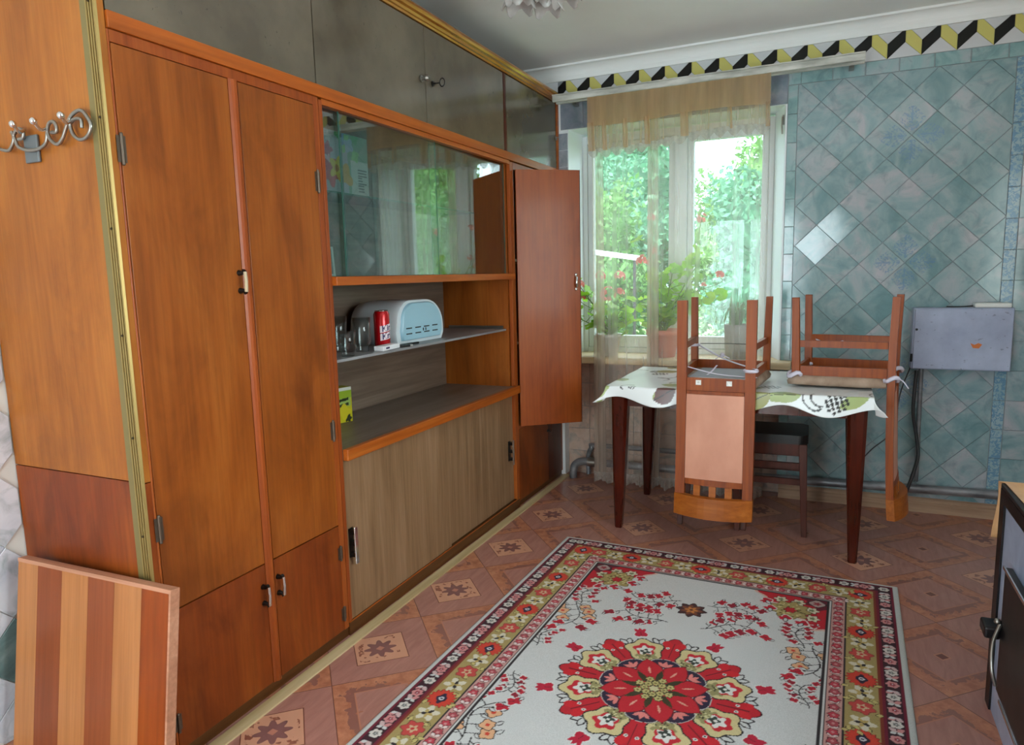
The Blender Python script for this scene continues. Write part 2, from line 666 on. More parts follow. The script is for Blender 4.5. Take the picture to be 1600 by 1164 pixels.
TILE = wall_tile('marbled_teal_tile', [(0.30, (112, 146, 150)), (0.5, (142, 166, 170)), (0.72, (182, 178, 184))])
TILE_B = wall_tile('border_tile', [(0.30, (112, 152, 152)), (0.5, (146, 176, 178)), (0.72, (180, 178, 184))], False)
TILE_G = wall_tile('grey_violet_tile', [(0.30, (118, 126, 140)), (0.5, (144, 150, 162)), (0.72, (176, 178, 188))], False)
TILE_P = wall_tile('beige_niche_tile', [(0.30, (180, 152, 136)), (0.5, (200, 172, 156)), (0.72, (216, 192, 178))], False, 0.25)
TILE_W = wall_tile('white_marbled_tile', [(0.30, (186, 190, 204)), (0.5, (208, 210, 220)), (0.72, (222, 222, 230))], False, 0.12)
TILE_D = wall_tile('green_marbled_tile', [(0.30, (60, 74, 76)), (0.5, (104, 124, 124)), (0.72, (150, 166, 164))], False, 0.12)
F_BLACK = mat('frieze_black_glaze', (18, 18, 18), 0.1)
F_YELLOW = mat('frieze_yellow_glaze', (206, 196, 112), 0.15)
F_WHITE = mat('frieze_white_glaze', (206, 206, 208), 0.15)
DECO = mat('blue_flower_strip_tile', (120, 156, 182), 0.14)
_k = noise(coords('World'), 60, 4, 0.65, 1.0)
setc(DECO, mixc(band(_k, 0.5, 1.0), ramp(noise(coords('World'), 6, 3), [(0.3, (138, 168, 176)), (0.7, (164, 184, 192))]), (108, 146, 172)))


def arch_glass(name, tint=(236, 246, 240), ior=1.5, boost=1.0):
    global NT
    m = bpy.data.materials.new(name)
    m.use_nodes = True
    NT = m.node_tree
    NT.nodes.remove(NT.nodes['Principled BSDF'])
    t = NT.nodes.new('ShaderNodeBsdfTransparent')
    t.inputs[0].default_value = L4(tint)
    g = NT.nodes.new('ShaderNodeBsdfGlossy')
    g.inputs['Roughness'].default_value = 0.0
    fr = NT.nodes.new('ShaderNodeFresnel')
    # the same reflectance on both faces of the thin sheet
    ge = NT.nodes.new('ShaderNodeNewGeometry')
    NT.links.new((ior + E(ge.outputs['Backfacing']) * (1 / ior - ior)).s, fr.inputs['IOR'])
    mx = NT.nodes.new('ShaderNodeMixShader')
    f = clamp01(E(fr.outputs[0]) * boost)
    NT.links.new(f.s, mx.inputs[0])
    NT.links.new(t.outputs[0], mx.inputs[1])
    NT.links.new(g.outputs[0], mx.inputs[2])
    NT.links.new(mx.outputs[0], NT.nodes['Material Output'].inputs[0])
    return m


PANE = arch_glass('window_glass', (244, 250, 248))
SHOWGLASS = arch_glass('cabinet_glass', (230, 242, 237), 2.7)
DRINKGLASS = arch_glass('tumbler_glass', (238, 242, 242), 1.5, 1.4)
GLASSEDGE = mat('green_glass_edge', (60, 104, 92), 0.2)


def sheer(name, color, dens, stripes, trans=0.6):
    """thin cloth: part open weave, part thread that scatters and passes light"""
    global NT
    m = bpy.data.materials.new(name)
    m.use_nodes = True
    NT = m.node_tree
    NT.nodes.remove(NT.nodes['Principled BSDF'])
    d = NT.nodes.new('ShaderNodeBsdfDiffuse')
    d.inputs[0].default_value = L4(color)
    t = NT.nodes.new('ShaderNodeBsdfTranslucent')
    t.inputs[0].default_value = L4(color)
    m1 = NT.nodes.new('ShaderNodeMixShader')
    m1.inputs[0].default_value = trans
    NT.links.new(d.outputs[0], m1.inputs[1])
    NT.links.new(t.outputs[0], m1.inputs[2])
    tr = NT.nodes.new('ShaderNodeBsdfTransparent')
    mx = NT.nodes.new('ShaderNodeMixShader')
    n1 = noise(mapping(coords('Object'), stripes), 1.0, 3, 0.6)
    f = clamp01(dens + (n1 - 0.5) * 0.55)
    NT.links.new(f.s, mx.inputs[0])
    NT.links.new(tr.outputs[0], mx.inputs[1])
    NT.links.new(m1.outputs[0], mx.inputs[2])
    NT.links.new(mx.outputs[0], NT.nodes['Material Output'].inputs[0])
    return m


SHEER = sheer('white_sheer_voile', (232, 226, 218), 0.27, (26, 0.0, 0.4))
SHEER2 = sheer('gathered_voile', (214, 198, 184), 0.5, (70, 0.0, 0.4))
VALANCE = sheer('tan_organza', (212, 176, 136), 0.40, (20, 0, 0.6), 0.6)
VALANCE2 = sheer('tan_organza_double', (222, 184, 146), 0.60, (22, 0, 2), 0.6)
LACE = sheer('lace_hem', (204, 196, 188), 0.62, (90, 0, 90), 0.4)


def leafmat(name, c1, c2, trans=0.45, rough=0.45):
    global NT
    m = mat(name, c1, rough)
    oi = NT.nodes.new('ShaderNodeObjectInfo')
    n = noise(coords('Object'), 30, 3)
    col = mixc(clamp01(E(oi.outputs['Random']) * 0.7 + (n - 0.35) * 0.6), c1, c2)
    setc(m, col)
    t = NT.nodes.new('ShaderNodeBsdfTranslucent')
    NT.links.new(col, t.inputs[0])
    mx = NT.nodes.new('ShaderNodeMixShader')
    mx.inputs[0].default_value = trans
    NT.links.new(NT.nodes['Principled BSDF'].outputs[0], mx.inputs[1])
    NT.links.new(t.outputs[0], mx.inputs[2])
    NT.links.new(mx.outputs[0], NT.nodes['Material Output'].inputs[0])
    return m


LEAF = leafmat('geranium_leaf', (128, 184, 40), (184, 220, 84), 0.55)
STRAP = leafmat('strap_leaf', (96, 124, 84), (130, 156, 108), 0.25)
PETAL = leafmat('coral_petal', (238, 124, 116), (246, 172, 162), 0.45)
STEM = mat('green_stem', (104, 128, 56), 0.6)
SOIL = mat('dark_soil', (48, 36, 28), 0.95)
TREE = leafmat('garden_leaf', (70, 122, 62), (120, 164, 84), 0.35)
TREE2 = leafmat('garden_leaf_light', (104, 150, 74), (150, 184, 100), 0.35)
TREE3 = leafmat('garden_leaf_blue', (66, 122, 92), (100, 156, 122), 0.3)
BARK = mat('grey_bark', (120, 108, 94), 0.9)
GRASS = mat('lawn', (90, 130, 60), 0.9)
setc(GRASS, ramp(noise(coords('World'), 5, 6), [(0.3, (76, 112, 48)), (0.7, (128, 164, 82))]))

# ------------------------------------------------------------------ the room
YB, XF, XW, ZC = 4.15, -1.577, -2.125, 2.545
XR, YN = 1.26, -1.6
fl = B(XW - 0.1, XR + 0.1, YN - 0.1, YB + 0.08, -0.06, 0.0).build('floor', LINO)
struct(fl, 'brown printed linoleum floor with diamond medallions', 'floor')
struct(B(XW - 0.1, XR + 0.1, YN - 0.1, YB + 0.35, ZC, ZC + 0.06).build('ceiling', CEIL), 'white washed ceiling', 'ceiling')
wl = struct(B(XW - 0.1, XW, YN - 0.1, YB + 0.35, 0, ZC).build('wall_left', PLASTER), 'left wall with white and green marbled tiles behind the tall cabinet', 'wall')
# back wall with the window opening (splayed sides) and a shallow recess under the sill
wb = MB()
wb.box(XW, -1.56, YB, 4.5, 0, ZC)
wb.box(-0.25, XR, YB, 4.5, 0, ZC)
wb.box(-1.56, -0.25, YB, 4.5, 2.178, ZC)
wb.box(-1.56, -0.25, YB + 0.08, 4.5, 0, 0.752)
wb.prism([(-1.56, YB), (-1.512, YB), (-1.487, 4.34), (-1.487, 4.5), (-1.56, 4.5)], 2, 0.752, 2.178)
wb.prism([(-0.25, YB), (-0.25, 4.5), (-0.335, 4.5), (-0.335, 4.34), (-0.27, YB)], 2, 0.752, 2.178)
wb = struct(wb.build('wall_back', REVEAL), 'window wall clad in glazed teal diamond tiles with a striped frieze', 'wall')
# walls that the frame does not show, with a door and a window added for the fill lamps
wn_ = MB()
wn_.box(XW, -1.85, YN - 0.1, YN, 0, ZC).box(-0.42, XR, YN - 0.1, YN, 0, ZC).box(-1.85, -0.42, YN - 0.1, YN, 0, 0.06).box(-1.85, -0.42, YN - 0.1, YN, 2.06, ZC)
struct(wn_.build('wall_near', PLASTER), 'plain white wall with an added glazed double door, opposite the tiled window wall', 'wall')
wr_ = MB()
wr_.box(XR, XR + 0.1, YN - 0.1, 0.48, 0, ZC).box(XR, XR + 0.1, 1.92, 4.5, 0, ZC).box(XR, XR + 0.1, 0.48, 1.92, 0, 0.83).box(XR, XR + 0.1, 0.48, 1.92, 2.12, ZC)
wr_o = struct(wr_.build('wall_right', PLASTER), 'plain white wall with an added window, beside the stove', 'wall')


def window_frame(name, axis, wall, lo, hi, z0, z1, sign):
    t = bpy.data.objects.new(name, None)
    COL.objects.link(t)
    struct(t, 'white framed two-pane ' + ('glazed door opposite the curtained window, added for fill light' if 'door' in name else 'window above the stove, added for fill light'), 'door' if 'door' in name else 'window')
    mid = (lo + hi) / 2
    m = MB()
    for a, b, c, d in ((lo, hi, z0, z0 + 0.06), (lo, hi, z1 - 0.06, z1), (lo, lo + 0.06, z0 + 0.06, z1 - 0.06), (hi - 0.06, hi, z0 + 0.06, z1 - 0.06), (mid - 0.04, mid + 0.04, z0 + 0.06, z1 - 0.06)):
        w0, w1 = sorted((wall + sign * 0.02, wall + sign * 0.07))
        m.box(*((a, b, w0, w1) if axis == 1 else (w0, w1, a, b)), c, d)
    m.build('window_frame', WHITEPAINT, t)
    for a, b in ((lo + 0.06, mid - 0.04), (mid + 0.04, hi - 0.06)):
        w0, w1 = sorted((wall + sign * 0.043, wall + sign * 0.047))
        MB().box(*((a, b, w0, w1) if axis == 1 else (w0, w1, a, b)), z0 + 0.06, z1 - 0.06).build('pane', PANE, t)


window_frame('door_1', 1, YN, -1.85, -0.42, 0.06, 2.06, -1)  # unseen door, made low so its added fill light reaches the ceiling
window_frame('fill_window_2', 0, XR, 0.48, 1.92, 0.83, 2.12, 1)  # unseen window, added to bring fill light onto the cabinets

# cornice along the window wall and the right wall
prof = [(0, 0), (0.010, 0.0), (0.012, 0.014)] + [(0.012 + 0.05 * (1 - math.cos(k * PI / 16)), 0.014 + 0.054 * math.sin(k * PI / 16)) for k in range(1, 9)] + [(0.066, 0.070), (0.066, 0.08), (0.0, 0.08)]
c1 = MB()
c1.prism([(YB - a, 2.465 + b) for a, b in prof], 0, XW, XR)
struct(c1.build('trim_1', CEIL), 'white plaster cornice along the top of the window wall', 'cornice')
c2 = MB().prism([(XR - a, 2.465 + b) for a, b in prof], 1, YN, YB - 0.07)
struct(c2.build('trim_2', CEIL), 'white plaster cornice along the top of the right wall', 'cornice')
sk = MB().prism([(YB, 0), (YB - 0.018, 0), (YB - 0.018, 0.05), (YB - 0.012, 0.056), (YB - 0.012, 0.07), (YB - 0.004, 0.078), (YB, 0.078)], 0, -0.25, 1.24)
struct(sk.build('baseboard_back', W_SKIRT), 'narrow beige wooden skirting board under the teal tiles', 'baseboard')
LATH = mat('beige_floor_lath', (196, 180, 128), 0.5)
setc(LATH, ramp(noise(mapping(coords('World'), (20, 1.2, 1)), 1, 5), [(0.3, (172, 148, 104)), (0.7, (208, 188, 148))]))
fs = MB().box(XF + 0.012, -1.522, 1.15, 4.14, 0.0, 0.006)
struct(fs.build('trim_3', LATH), 'thin beige lath nailed along the foot of the cabinets', 'trim')


# tiles of the window wall ------------------------------------------------
def clip(poly, x0, x1, z0, z1):
    def cut(p, f):
        o = []
        for i in range(len(p)):
            a, b = p[i], p[(i + 1) % len(p)]
            fa, fb = f(a), f(b)
            if fa >= 0:
                o.append(a)
            if fa * fb < 0:
                t = fa / (fa - fb)
                o.append((a[0] + (b[0] - a[0]) * t, a[1] + (b[1] - a[1]) * t))
        return o
    for f in (lambda q: q[0] - x0, lambda q: x1 - q[0], lambda q: q[1] - z0, lambda q: z1 - q[1]):
        poly = cut(poly, f)
        if len(poly) < 3:
            return []
    return poly


def area2(p):
    return abs(sum(p[i][0] * p[(i + 1) % len(p)][1] - p[(i + 1) % len(p)][0] * p[i][1] for i in range(len(p)))) / 2


def tile_obj(poly, m, parent, wall=YB, axis=1, sign=-1, th=0.006, gap=0.0011, tilt=0.0035, name='tile', fixed=None):
    cx = sum(p[0] for p in poly) / len(poly)
    cz = sum(p[1] for p in poly) / len(poly)
    q = []
    for p in poly:
        dx, dz = p[0] - cx, p[1] - cz
        l = math.hypot(dx, dz)
        k = (l - gap) / l
        q.append((dx * k, dz * k))
    n = len(q)
    rr = random.Random(hash((round(cx, 3), round(cz, 3))) & 0xffff)
    tx, tz = fixed if fixed else (rr.gauss(0, tilt), rr.gauss(0, tilt))
    def P(p, h):
        h = h + (p[0] * tx + p[1] * tz if h > 0 else 0)
        return (p[0], sign * h, p[1]) if axis == 1 else (sign * h, p[0], p[1])
    ch = 0.0014
    top = [((math.hypot(*p) - ch * 1.3) / math.hypot(*p) * p[0], (math.hypot(*p) - ch * 1.3) / math.hypot(*p) * p[1]) for p in q]
    v = [P(p, 0) for p in q] + [P(p, th - ch) for p in q] + [P(p, th) for p in top]
    f = [(i, (i + 1) % n, n + (i + 1) % n, n + i) for i in range(n)] + [(n + i, n + (i + 1) % n, 2 * n + (i + 1) % n, 2 * n + i) for i in range(n)] + [tuple(range(2 * n, 3 * n))]
    b = MB()
    b.add(v, f)
    o = b.build(name, m, parent)
    o.location = (cx, wall, cz) if axis == 1 else (wall, cx, cz)
    return o


# grout bed behind the tiles
gb = MB()
gb.box(-0.262, XR, YB - 0.0015, YB, 0.075, 2.34)
gb.box(-1.575, XR, YB - 0.0015, YB, 2.34, 2.466)
gb.box(-1.56, -0.262, YB - 0.0015, YB, 2.18, 2.34)
gb.box(-1.56, -0.25, YB + 0.0785, YB + 0.08, 0.0, 0.752)
gb.build('grout', GROUT, wb)
HD = 0.1061
cnt = 0
for i in range(-4, 12):
    for j in range(-22, 6):
        if (i + j) % 2:
            continue
        cx, cz = 0.009 + i * HD, 2.064 + j * HD - HD
        # tile centres lie one half diagonal under a lattice corner
        p = clip([(cx, cz + HD), (cx + HD, cz), (cx, cz - HD), (cx - HD, cz)], -0.209, 0.748, 0.08, 2.272)
        if len(p) >= 3 and area2(p) > 0.0006:
            fx = None
            if abs(cx + 0.02) < 0.06 and abs(cz - 1.485) < 0.06:
                fx = (0.045, 0.0)
            elif abs(cx + 0.10) < 0.06 and abs(cz - 1.387) < 0.06:
                fx = (0.035, 0.0)
            tile_obj(p, TILE, wb, fixed=fx)
            cnt += 1
# border: narrow upright tiles beside the window, flat ones under the frieze
for k in range(17):
    z1 = 2.272 - k * 0.148
    z0 = max(0.08, z1 - 0.148)
    if z1 - z0 > 0.02:
        tile_obj([(-0.259, z0), (-0.211, z0), (-0.211, z1), (-0.259, z1)], TILE_B, wb, name='border_tile')
for k in range(10):
    x0 = -0.259 + k * 0.152 - (0.09 if k else 0)
    x1 = x0 + (0.062 if k == 0 else 0.15)
    if x0 < XR:
        tile_obj([(x0, 2.274), (min(x1, XR), 2.274), (min(x1, XR), 2.338), (x0, 2.338)], TILE_B, wb, name='border_tile')
# right edge: printed upright strips, then plain tiles
for k in range(15):
    z1 = 2.272 - k * 0.15
    z0 = max(0.08, z1 - 0.15)
    if z1 - z0 < 0.02:
        continue
    tile_obj([(0.75, z0), (0.80, z0), (0.80, z1), (0.75, z1)], DECO, wb, name='strip_tile')
    for q in range(3):
        tile_obj([(0.802 + q * 0.151, z0), (0.952 + q * 0.151, z0), (0.952 + q * 0.151, z1), (0.802 + q * 0.151, z1)], TILE, wb)
# frieze of black, yellow and white pieces
FW, FH, FZ = 0.15, 0.1245, 2.340
for k in range(-12, 7):
    xa = 0.2007 + k * FW
    for pol, m in (([(0, 0), (.52, .57), (.52, 1), (.42, 1), (0, .57)], F_BLACK), ([(.52, .57), (1, 0), (1, .57), (.68, 1), (.52, 1)], F_YELLOW),
                   ([(.68, 1), (1, .57), (1.42, 1)], F_WHITE), ([(0, 0), (1, 0), (.52, .57)], F_WHITE)):
        p = clip([(xa + u * FW, FZ + v * FH) for u, v in pol], -1.575, XR - 0.002, FZ, FZ + FH)
        if len(p) >= 3 and area2(p) > 1e-4:
            tile_obj(p, m, wb, gap=0.0006, tilt=0.002, name='frieze_piece')
# tiles above the window and left of it, beige ones in the recess
for k in range(9):
    x0 = -1.56 + k * 0.146
    x1 = min(x0 + 0.145, -0.262)
    tile_obj([(x0, 2.182), (x1, 2.182), (x1, 2.338), (x0, 2.338)], TILE_G, wb, name='lintel_tile')
for k in range(15):
    z0 = 0.76 + k * 0.1
    if z0 < 2.15:
        tile_obj([(-1.575, z0), (-1.516, z0), (-1.516, min(z0 + 0.099, 2.18)), (-1.575, min(z0 + 0.099, 2.18))], TILE_G, wb, name='border_tile')
for i in range(9):
    for j in range(5):
        x0, z0 = -1.56 + i * 0.146, 0.002 + j * 0.15
        tile_obj([(x0, z0), (x0 + 0.145, z0), (x0 + 0.145, z0 + 0.149), (x0, z0 + 0.149)], TILE_P, wb, wall=YB + 0.08, name='niche_tile')
# left wall: white diamonds with dark corners, where the cabinet ends
for i in range(-7, 1):
    for j in range(0, 14):
        if (i + j) % 2:
            continue
        cy, cz = 1.10 + i * HD, 0.04 + j * HD
        p = clip([(cy, cz + HD), (cy + HD, cz), (cy, cz - HD), (cy - HD, cz)], 0.4, 1.152, 0.0, 1.5)
        if len(p) >= 3 and area2(p) > 0.0008:
            tile_obj(p, TILE_D if (j in (2, 5) and i % 2 == 0) or (j == 1 and i in (-3, 1)) or j == 4 and i == -2 else TILE_W, wl, wall=XW, axis=0, sign=1)

# ------------------------------------------------------------------ the window in view
w1 = bpy.data.objects.new('window_1', None)
COL.objects.link(w1)
struct(w1, 'white two-sash window with wide middle post and potted plants before it', 'window')
WX0, WX1, WZ0, WZ1 = -1.487, -0.335, 0.792, 2.165
fy0, fy1 = 4.34, 4.41
m = MB()
m.box(WX0, WX0 + 0.03, fy0, fy1, WZ0, WZ1).box(WX1 - 0.03, WX1, fy0, fy1, WZ0, WZ1)
m.box(WX0 + 0.03, WX1 - 0.03, fy0, fy1, WZ1 - 0.05, WZ1).box(WX0 + 0.03, WX1 - 0.03, fy0, fy1, WZ0, WZ0 + 0.035)
m.build('window_frame', WHITEPAINT, w1, bevel=0.004)
B(-0.90, -0.825, fy0 - 0.012, fy1, WZ0 + 0.035, WZ1 - 0.05).build('window_post', WHITEPAINT, w1, bevel=0.004)
for a, b in ((WX0 + 0.032, -0.902), (-0.823, WX1 - 0.032)):
    s = MB()
    z0, z1 = WZ0 + 0.037, WZ1 - 0.052
    s.box(a, a + 0.035, fy0 + 0.008, fy1 - 0.012, z0, z1).box(b - 0.035, b, fy0 + 0.008, fy1 - 0.012, z0, z1)
    s.box(a + 0.035, b - 0.035, fy0 + 0.008, fy1 - 0.012, z0, z0 + 0.075).box(a + 0.035, b - 0.035, fy0 + 0.008, fy1 - 0.012, z1 - 0.04, z1)
    so = s.build('sash', WHITEPAINT, w1, bevel=0.003)
    B(a + 0.03, b - 0.03, 4.372, 4.376, z0 + 0.07, z1 - 0.035).build('pane', PANE, so)
hk = MB().box(-0.288, -0.281, 4.17, 4.185, 2.08, 2.13).tube([(-0.286, 4.165, 2.12), (-0.288, 4.16, 2.07), (-0.286, 4.165, 2.03)], 0.004, 8)
hk.build('window_hook', STEEL, w1)
sill = MB().prism([(4.035, 0.755), (4.34, 0.755), (4.34, 0.795), (4.045, 0.795), (4.035, 0.788)], 0, -1.572, -0.20)
tag(sill.build('window_sill', W_SILL, None, bevel=0.002), 'pale wooden window sill board carrying three potted plants', 'window sill')

# ------------------------------------------------------------------ wall of cabinets
def hinge(parent, y, z, h=0.07, x=XF):
    m = MB().cyl((x + 0.004, y, z - h / 2), (x + 0.004, y, z + h / 2), 0.0042, 10)
    m.ball((x + 0.004, y, z + h / 2), 0.0046, 8).ball((x + 0.004, y, z - h / 2), 0.0046, 8)
    m.box(x, x + 0.002, y - 0.012, y + 0.012, z - h / 2 * 0.9, z + h / 2 * 0.9)
    return m.build('hinge', HINGE, parent, world=True)


def bar_handle(parent, y, z, h, body, bar, x=XF):
    """upright bar on two dark brackets"""
    for k in (-1, 1):
        m = MB().tube([(x, y, z + k * h * 0.36), (x + 0.016, y, z + k * h * 0.36), (x + 0.022, y, z + k * h * 0.46)], [0.009, 0.0055, 0.006], 8)
        m.build('handle_bracket', body, parent, world=True)
    MB().tube([(x + 0.024, y, z - h * 0.40), (x + 0.026, y, z), (x + 0.024, y, z + h * 0.40)], 0.0052, 10).build('handle_grip', bar, parent, world=True)


# tall cabinet
tc_ = thing('tall_cabinet', 'tall orange varnished plywood cabinet with four doors and gold corner strip', 'cabinet', (-1.85, 1.53, 0))
B(-2.12, XF - 0.002, 1.155, 1.172, 0.802, 2.335).build('side_panel', W_END, tc_, world=True, label='upper golden plywood end panel')
B(-2.12, XF - 0.002, 1.155, 1.172, 0.0, 0.799).build('side_panel', W_LOW, tc_, world=True, label='lower reddish end panel')
m = MB()
m.box(-2.12, -2.11, 1.174, 1.913, 0.0, 1.905).box(-2.11, XF - 0.02, 1.897, 1.913, 0.02, 1.905)
m.box(-2.11, XF - 0.02, 1.174, 1.897, 1.888, 1.905).box(-2.11, XF - 0.02, 1.174, 1.897, 0.02, 0.036).box(-2.11, XF - 0.02, 1.174, 1.897, 0.424, 0.44)
m.build('carcass', W_INNER, tc_, world=True)
m = MB()
m.box(-1.598, XF, 1.1725, 1.178, 0.036, 1.905).box(-1.598, XF, 1.889, 1.914, 0.036, 1.905).box(-1.598, XF, 1.178, 1.889, 1.876, 1.905)
m.build('frame', W_STILE, tc_, world=True, bevel=0.0015)
B(-1.598, XF - 0.006, 1.1725, 1.914, 0.0, 0.034).build('base_rail', W_BASE, tc_, world=True)
mm = MB().prism([(1.532, -1.598), (1.567, -1.598), (1.567, XF - 0.001), (1.562, XF + 0.004), (1.556, XF + 0.008), (1.546, XF + 0.008), (1.540, XF + 0.003), (1.532, XF)], 2, 0.036, 1.876)
mm.v = [(b, a, c) for a, b, c in mm.v]
mm.build('mullion', W_STILE, tc_, world=True)
for (a, b, z0, z1, mt) in ((1.1795, 1.5305, 0.436, 1.874, W_DOOR), (1.5685, 1.8875, 0.436, 1.874, W_DOOR), (1.1795, 1.5305, 0.038, 0.432, W_LOW), (1.5685, 1.8875, 0.038, 0.432, W_LOW)):
    left = a < 1.3
    d = B(-1.596, XF, a, b, z0, z1).build('door', mt, tc_, world=True, bevel=0.0012)
    if z1 > 1:
        hinge(d, 1.181 if left else 1.888, 1.63)
        hinge(d, 1.181 if left else 1.888, 0.67 if left else 0.78)
    else:
        for zz in ((0.12, 0.36) if left else (0.1, 0.33)):
            hinge(d, 1.181 if left else 1.888, zz, 0.05)
        bar_handle(d, b - 0.014 if left else a + 0.012, 0.338 if left else 0.345, 0.075, BLACKM, CHROME)
    if z1 > 1 and left:
        bar_handle(d, b - 0.012, 1.305, 0.072, BLACKM, IVORY)
# small oval key plates and pins near the mullion belong to the handles; corner strip of brass on the end panel
ct = MB().box(-1.634, -1.612, 1.1515, 1.1548, 0.0, 2.335).build('corner_trim', OLIVE, tc_, world=True, label='dull olive and ribbed brass corner strip')
m = MB()
for k in range(4):
    x = -1.6075 + k * 0.0085
    m.prism([(x - 0.004, 1.1548), (x + 0.004, 1.1548), (x + 0.0025, 1.148), (x - 0.0025, 1.148)], 2, 0.0, 2.335)
m.build('brass_rib', BRASS, ct, world=True)
for k in range(9):
    MB().ball((-1.5955, 1.1475, 0.14 + k * 0.26), 0.0035, 8).build('nail_head', NAIL, ct, world=True)

# display cabinet: glass doors, open niche, worktop, sliding doors
dc = thing('display_cabinet', 'middle cabinet unit with sliding glass doors, open niche and laminate sliding doors', 'cabinet', (-1.8, 2.67, 0))
m = MB()
m.box(-2.0, -1.60, 1.917, 1.932, 0.02, 1.90).box(-2.0, -1.60, 3.404, 3.420, 0.02, 1.90).box(-2.0, -1.60, 1.932, 3.404, 1.889, 1.90).box(-2.0, -1.60, 1.932, 3.404, 0.02, 0.036)
m.build('carcass', W_DOOR, dc, world=True)
B(-2.012, -2.0, 1.917, 3.42, 0.02, 1.90).build('back_panel', W_LAMH, dc, world=True, label='grey-brown wood grain back panel')
B(-1.598, XF, 3.4205, 3.455, 0.054, 1.90).build('stile', W_STILE, dc, world=True, bevel=0.0015)
B(-1.598, XF, 1.9165, 1.934, 0.054, 1.90).build('stile', W_STILE, dc, world=True, bevel=0.0015)
B(-1.600, XF, 1.932, 3.419, 1.886, 1.9045).build('head_rail', W_RAIL, dc, world=True)
B(-2.0, -1.556, 1.933, 3.4195, 1.284, 1.315).build('shelf_rail', W_RAIL, dc, world=True, bevel=0.002, label='orange shelf board under the glass doors')
B(-1.998, -1.785, 1.934, 3.402, 1.640, 1.647).build('glass_shelf', GLASSEDGE, dc, world=True)
for x, a, b in ((-1.608, 1.934, 2.062), (-1.597, 2.040, 2.69), (-1.608, 2.66, 3.402)):
    g = B(x - 0.002, x + 0.002, a, b, 1.317, 1.886).build('glass_door', SHOWGLASS, dc, world=True)
    B(x - 0.0022, x + 0.0022, a - 0.0015, a + 0.0005, 1.317, 1.886).build('glass_edge', GLASSEDGE, g, world=True)
    B(x - 0.0022, x + 0.0022, b - 0.0005, b + 0.0015, 1.317, 1.886).build('glass_edge', GLASSEDGE, g, world=True)
GREYLAM = mat('grey_metal_shelf', (136, 136, 138), 0.35)
setc(GREYLAM, ramp(noise(mapping(coords('Object'), (8, 2, 8)), 1, 5), [(0.3, (112, 112, 116)), (0.7, (156, 156, 158))]))
B(-1.998, -1.612, 1.934, 3.402, 1.008, 1.018).build('niche_shelf', GREYLAM, dc, world=True, label='thin grey shelf across the niche')
B(-1.97, -1.63, 3.385, 3.4035, 1.0185, 1.0205).box(-1.97, -1.63, 3.4015, 3.4035, 1.0185, 1.034).build('shelf_bracket', STEEL, dc, world=True)
wt = B(-1.998, -1.577, 1.934, 3.4195, 0.662, 0.70).build('worktop', W_TOP, dc, world=True, label='grey-brown laminate worktop')
B(-1.5765, -1.553, 1.934, 3.44, 0.66, 0.702).build('worktop_edge', W_RAIL, wt, world=True, bevel=0.003, label='orange wooden front edge')
for x, a, b, hy in ((-1.588, 1.936, 2.685, 1.957), (-1.601, 2.665, 3.418, 3.365)):
    d = B(x - 0.006, x + 0.006, a, b, 0.054, 0.658).build('sliding_door', W_LAM, dc, world=True)
    hx = x + 0.006
    B(hx, hx + 0.004, hy - 0.012, hy + 0.012, 0.29, 0.40).build('handle_plate', BLACKM, d, world=True)
    for k in (0.302, 0.345, 0.388):
        B(hx + 0.004, hx + 0.026, hy - 0.009, hy + 0.009, k - 0.008, k + 0.008).build('handle_bracket', BLACKM, d, world=True)
    B(hx + 0.026, hx + 0.032, hy - 0.014, hy + 0.004, 0.27, 0.41).build('handle_grip', CHROME, d, world=True, bevel=0.002)
bs = B(-1.60, XF, 1.9165, 3.4555, 0.0, 0.05).build('base_rail', W_BASE, dc, world=True)
B(-1.58, XF + 0.002, 1.9165, 3.4555, 0.0502, 0.0532).build('base_bead', W_RAIL, bs, world=True)

# corner cabinet beside the window
cc = thing('corner_cabinet', 'orange cabinet beside the window with its long door standing open', 'cabinet', (-1.85, 3.8, 0))
m = MB()
m.box(-2.12, -1.60, 3.458, 3.474, 0.02, 1.90).box(-2.12, -1.60, 4.128, 4.144, 0.02, 1.90).box(-2.12, -2.11, 3.474, 4.128, 0.02, 1.90)
for z in (0.02, 0.452, 0.92, 1.38, 1.885):
    m.box(-2.11, -1.60, 3.474, 4.128, z, z + 0.014)
m.build('carcass', W_INNER, cc, world=True)
m = MB().box(-1.598, XF, 3.4565, 3.464, 0.03, 1.90).box(-1.598, XF, 4.13, 4.146, 0.03, 1.90).box(-1.598, XF, 3.464, 4.13, 1.864, 1.90).box(-1.598, XF, 3.464, 4.13, 0.449, 0.466)
m.build('frame', W_STILE, cc, world=True)
B(-1.60, XF - 0.008, 3.4565, 4.146, 0.0, 0.03).build('base_rail', W_BASE, cc, world=True)
B(-1.595, XF, 3.826, 4.128, 0.467, 1.862).build('door', W_OPEN, cc, world=True, label='closed narrow door')
dm = MB().box(0, 0.357, -0.009, 0.009, 0.467, 1.863)
odo = dm.build('door', W_OPEN, cc, bevel=0.0015, label='long door standing open towards the window')
odo.location = (XF + 0.010 + 1.85, 3.466 - 3.8, 0)
odo.rotation_euler = (0, 0, math.atan2(0.216, 0.276))
MB().box(0.3575, 0.3605, -0.009, 0.009, 0.467, 1.863).build('edge_strip', W_DARKRED, odo)
kn = MB().tube([(0.330, -0.009, 1.29), (0.330, -0.026, 1.285), (0.330, -0.026, 1.235), (0.330, -0.009, 1.23)], 0.006, 8).ball((0.33, -0.012, 1.30), 0.009, 8).ball((0.33, -0.012, 1.22), 0.009, 8)
kn.build('handle_grip', CHROME, odo)
d = B(-1.595, XF, 3.466, 3.898, 0.034, 0.447).build('door', W_LOW, cc, world=True)
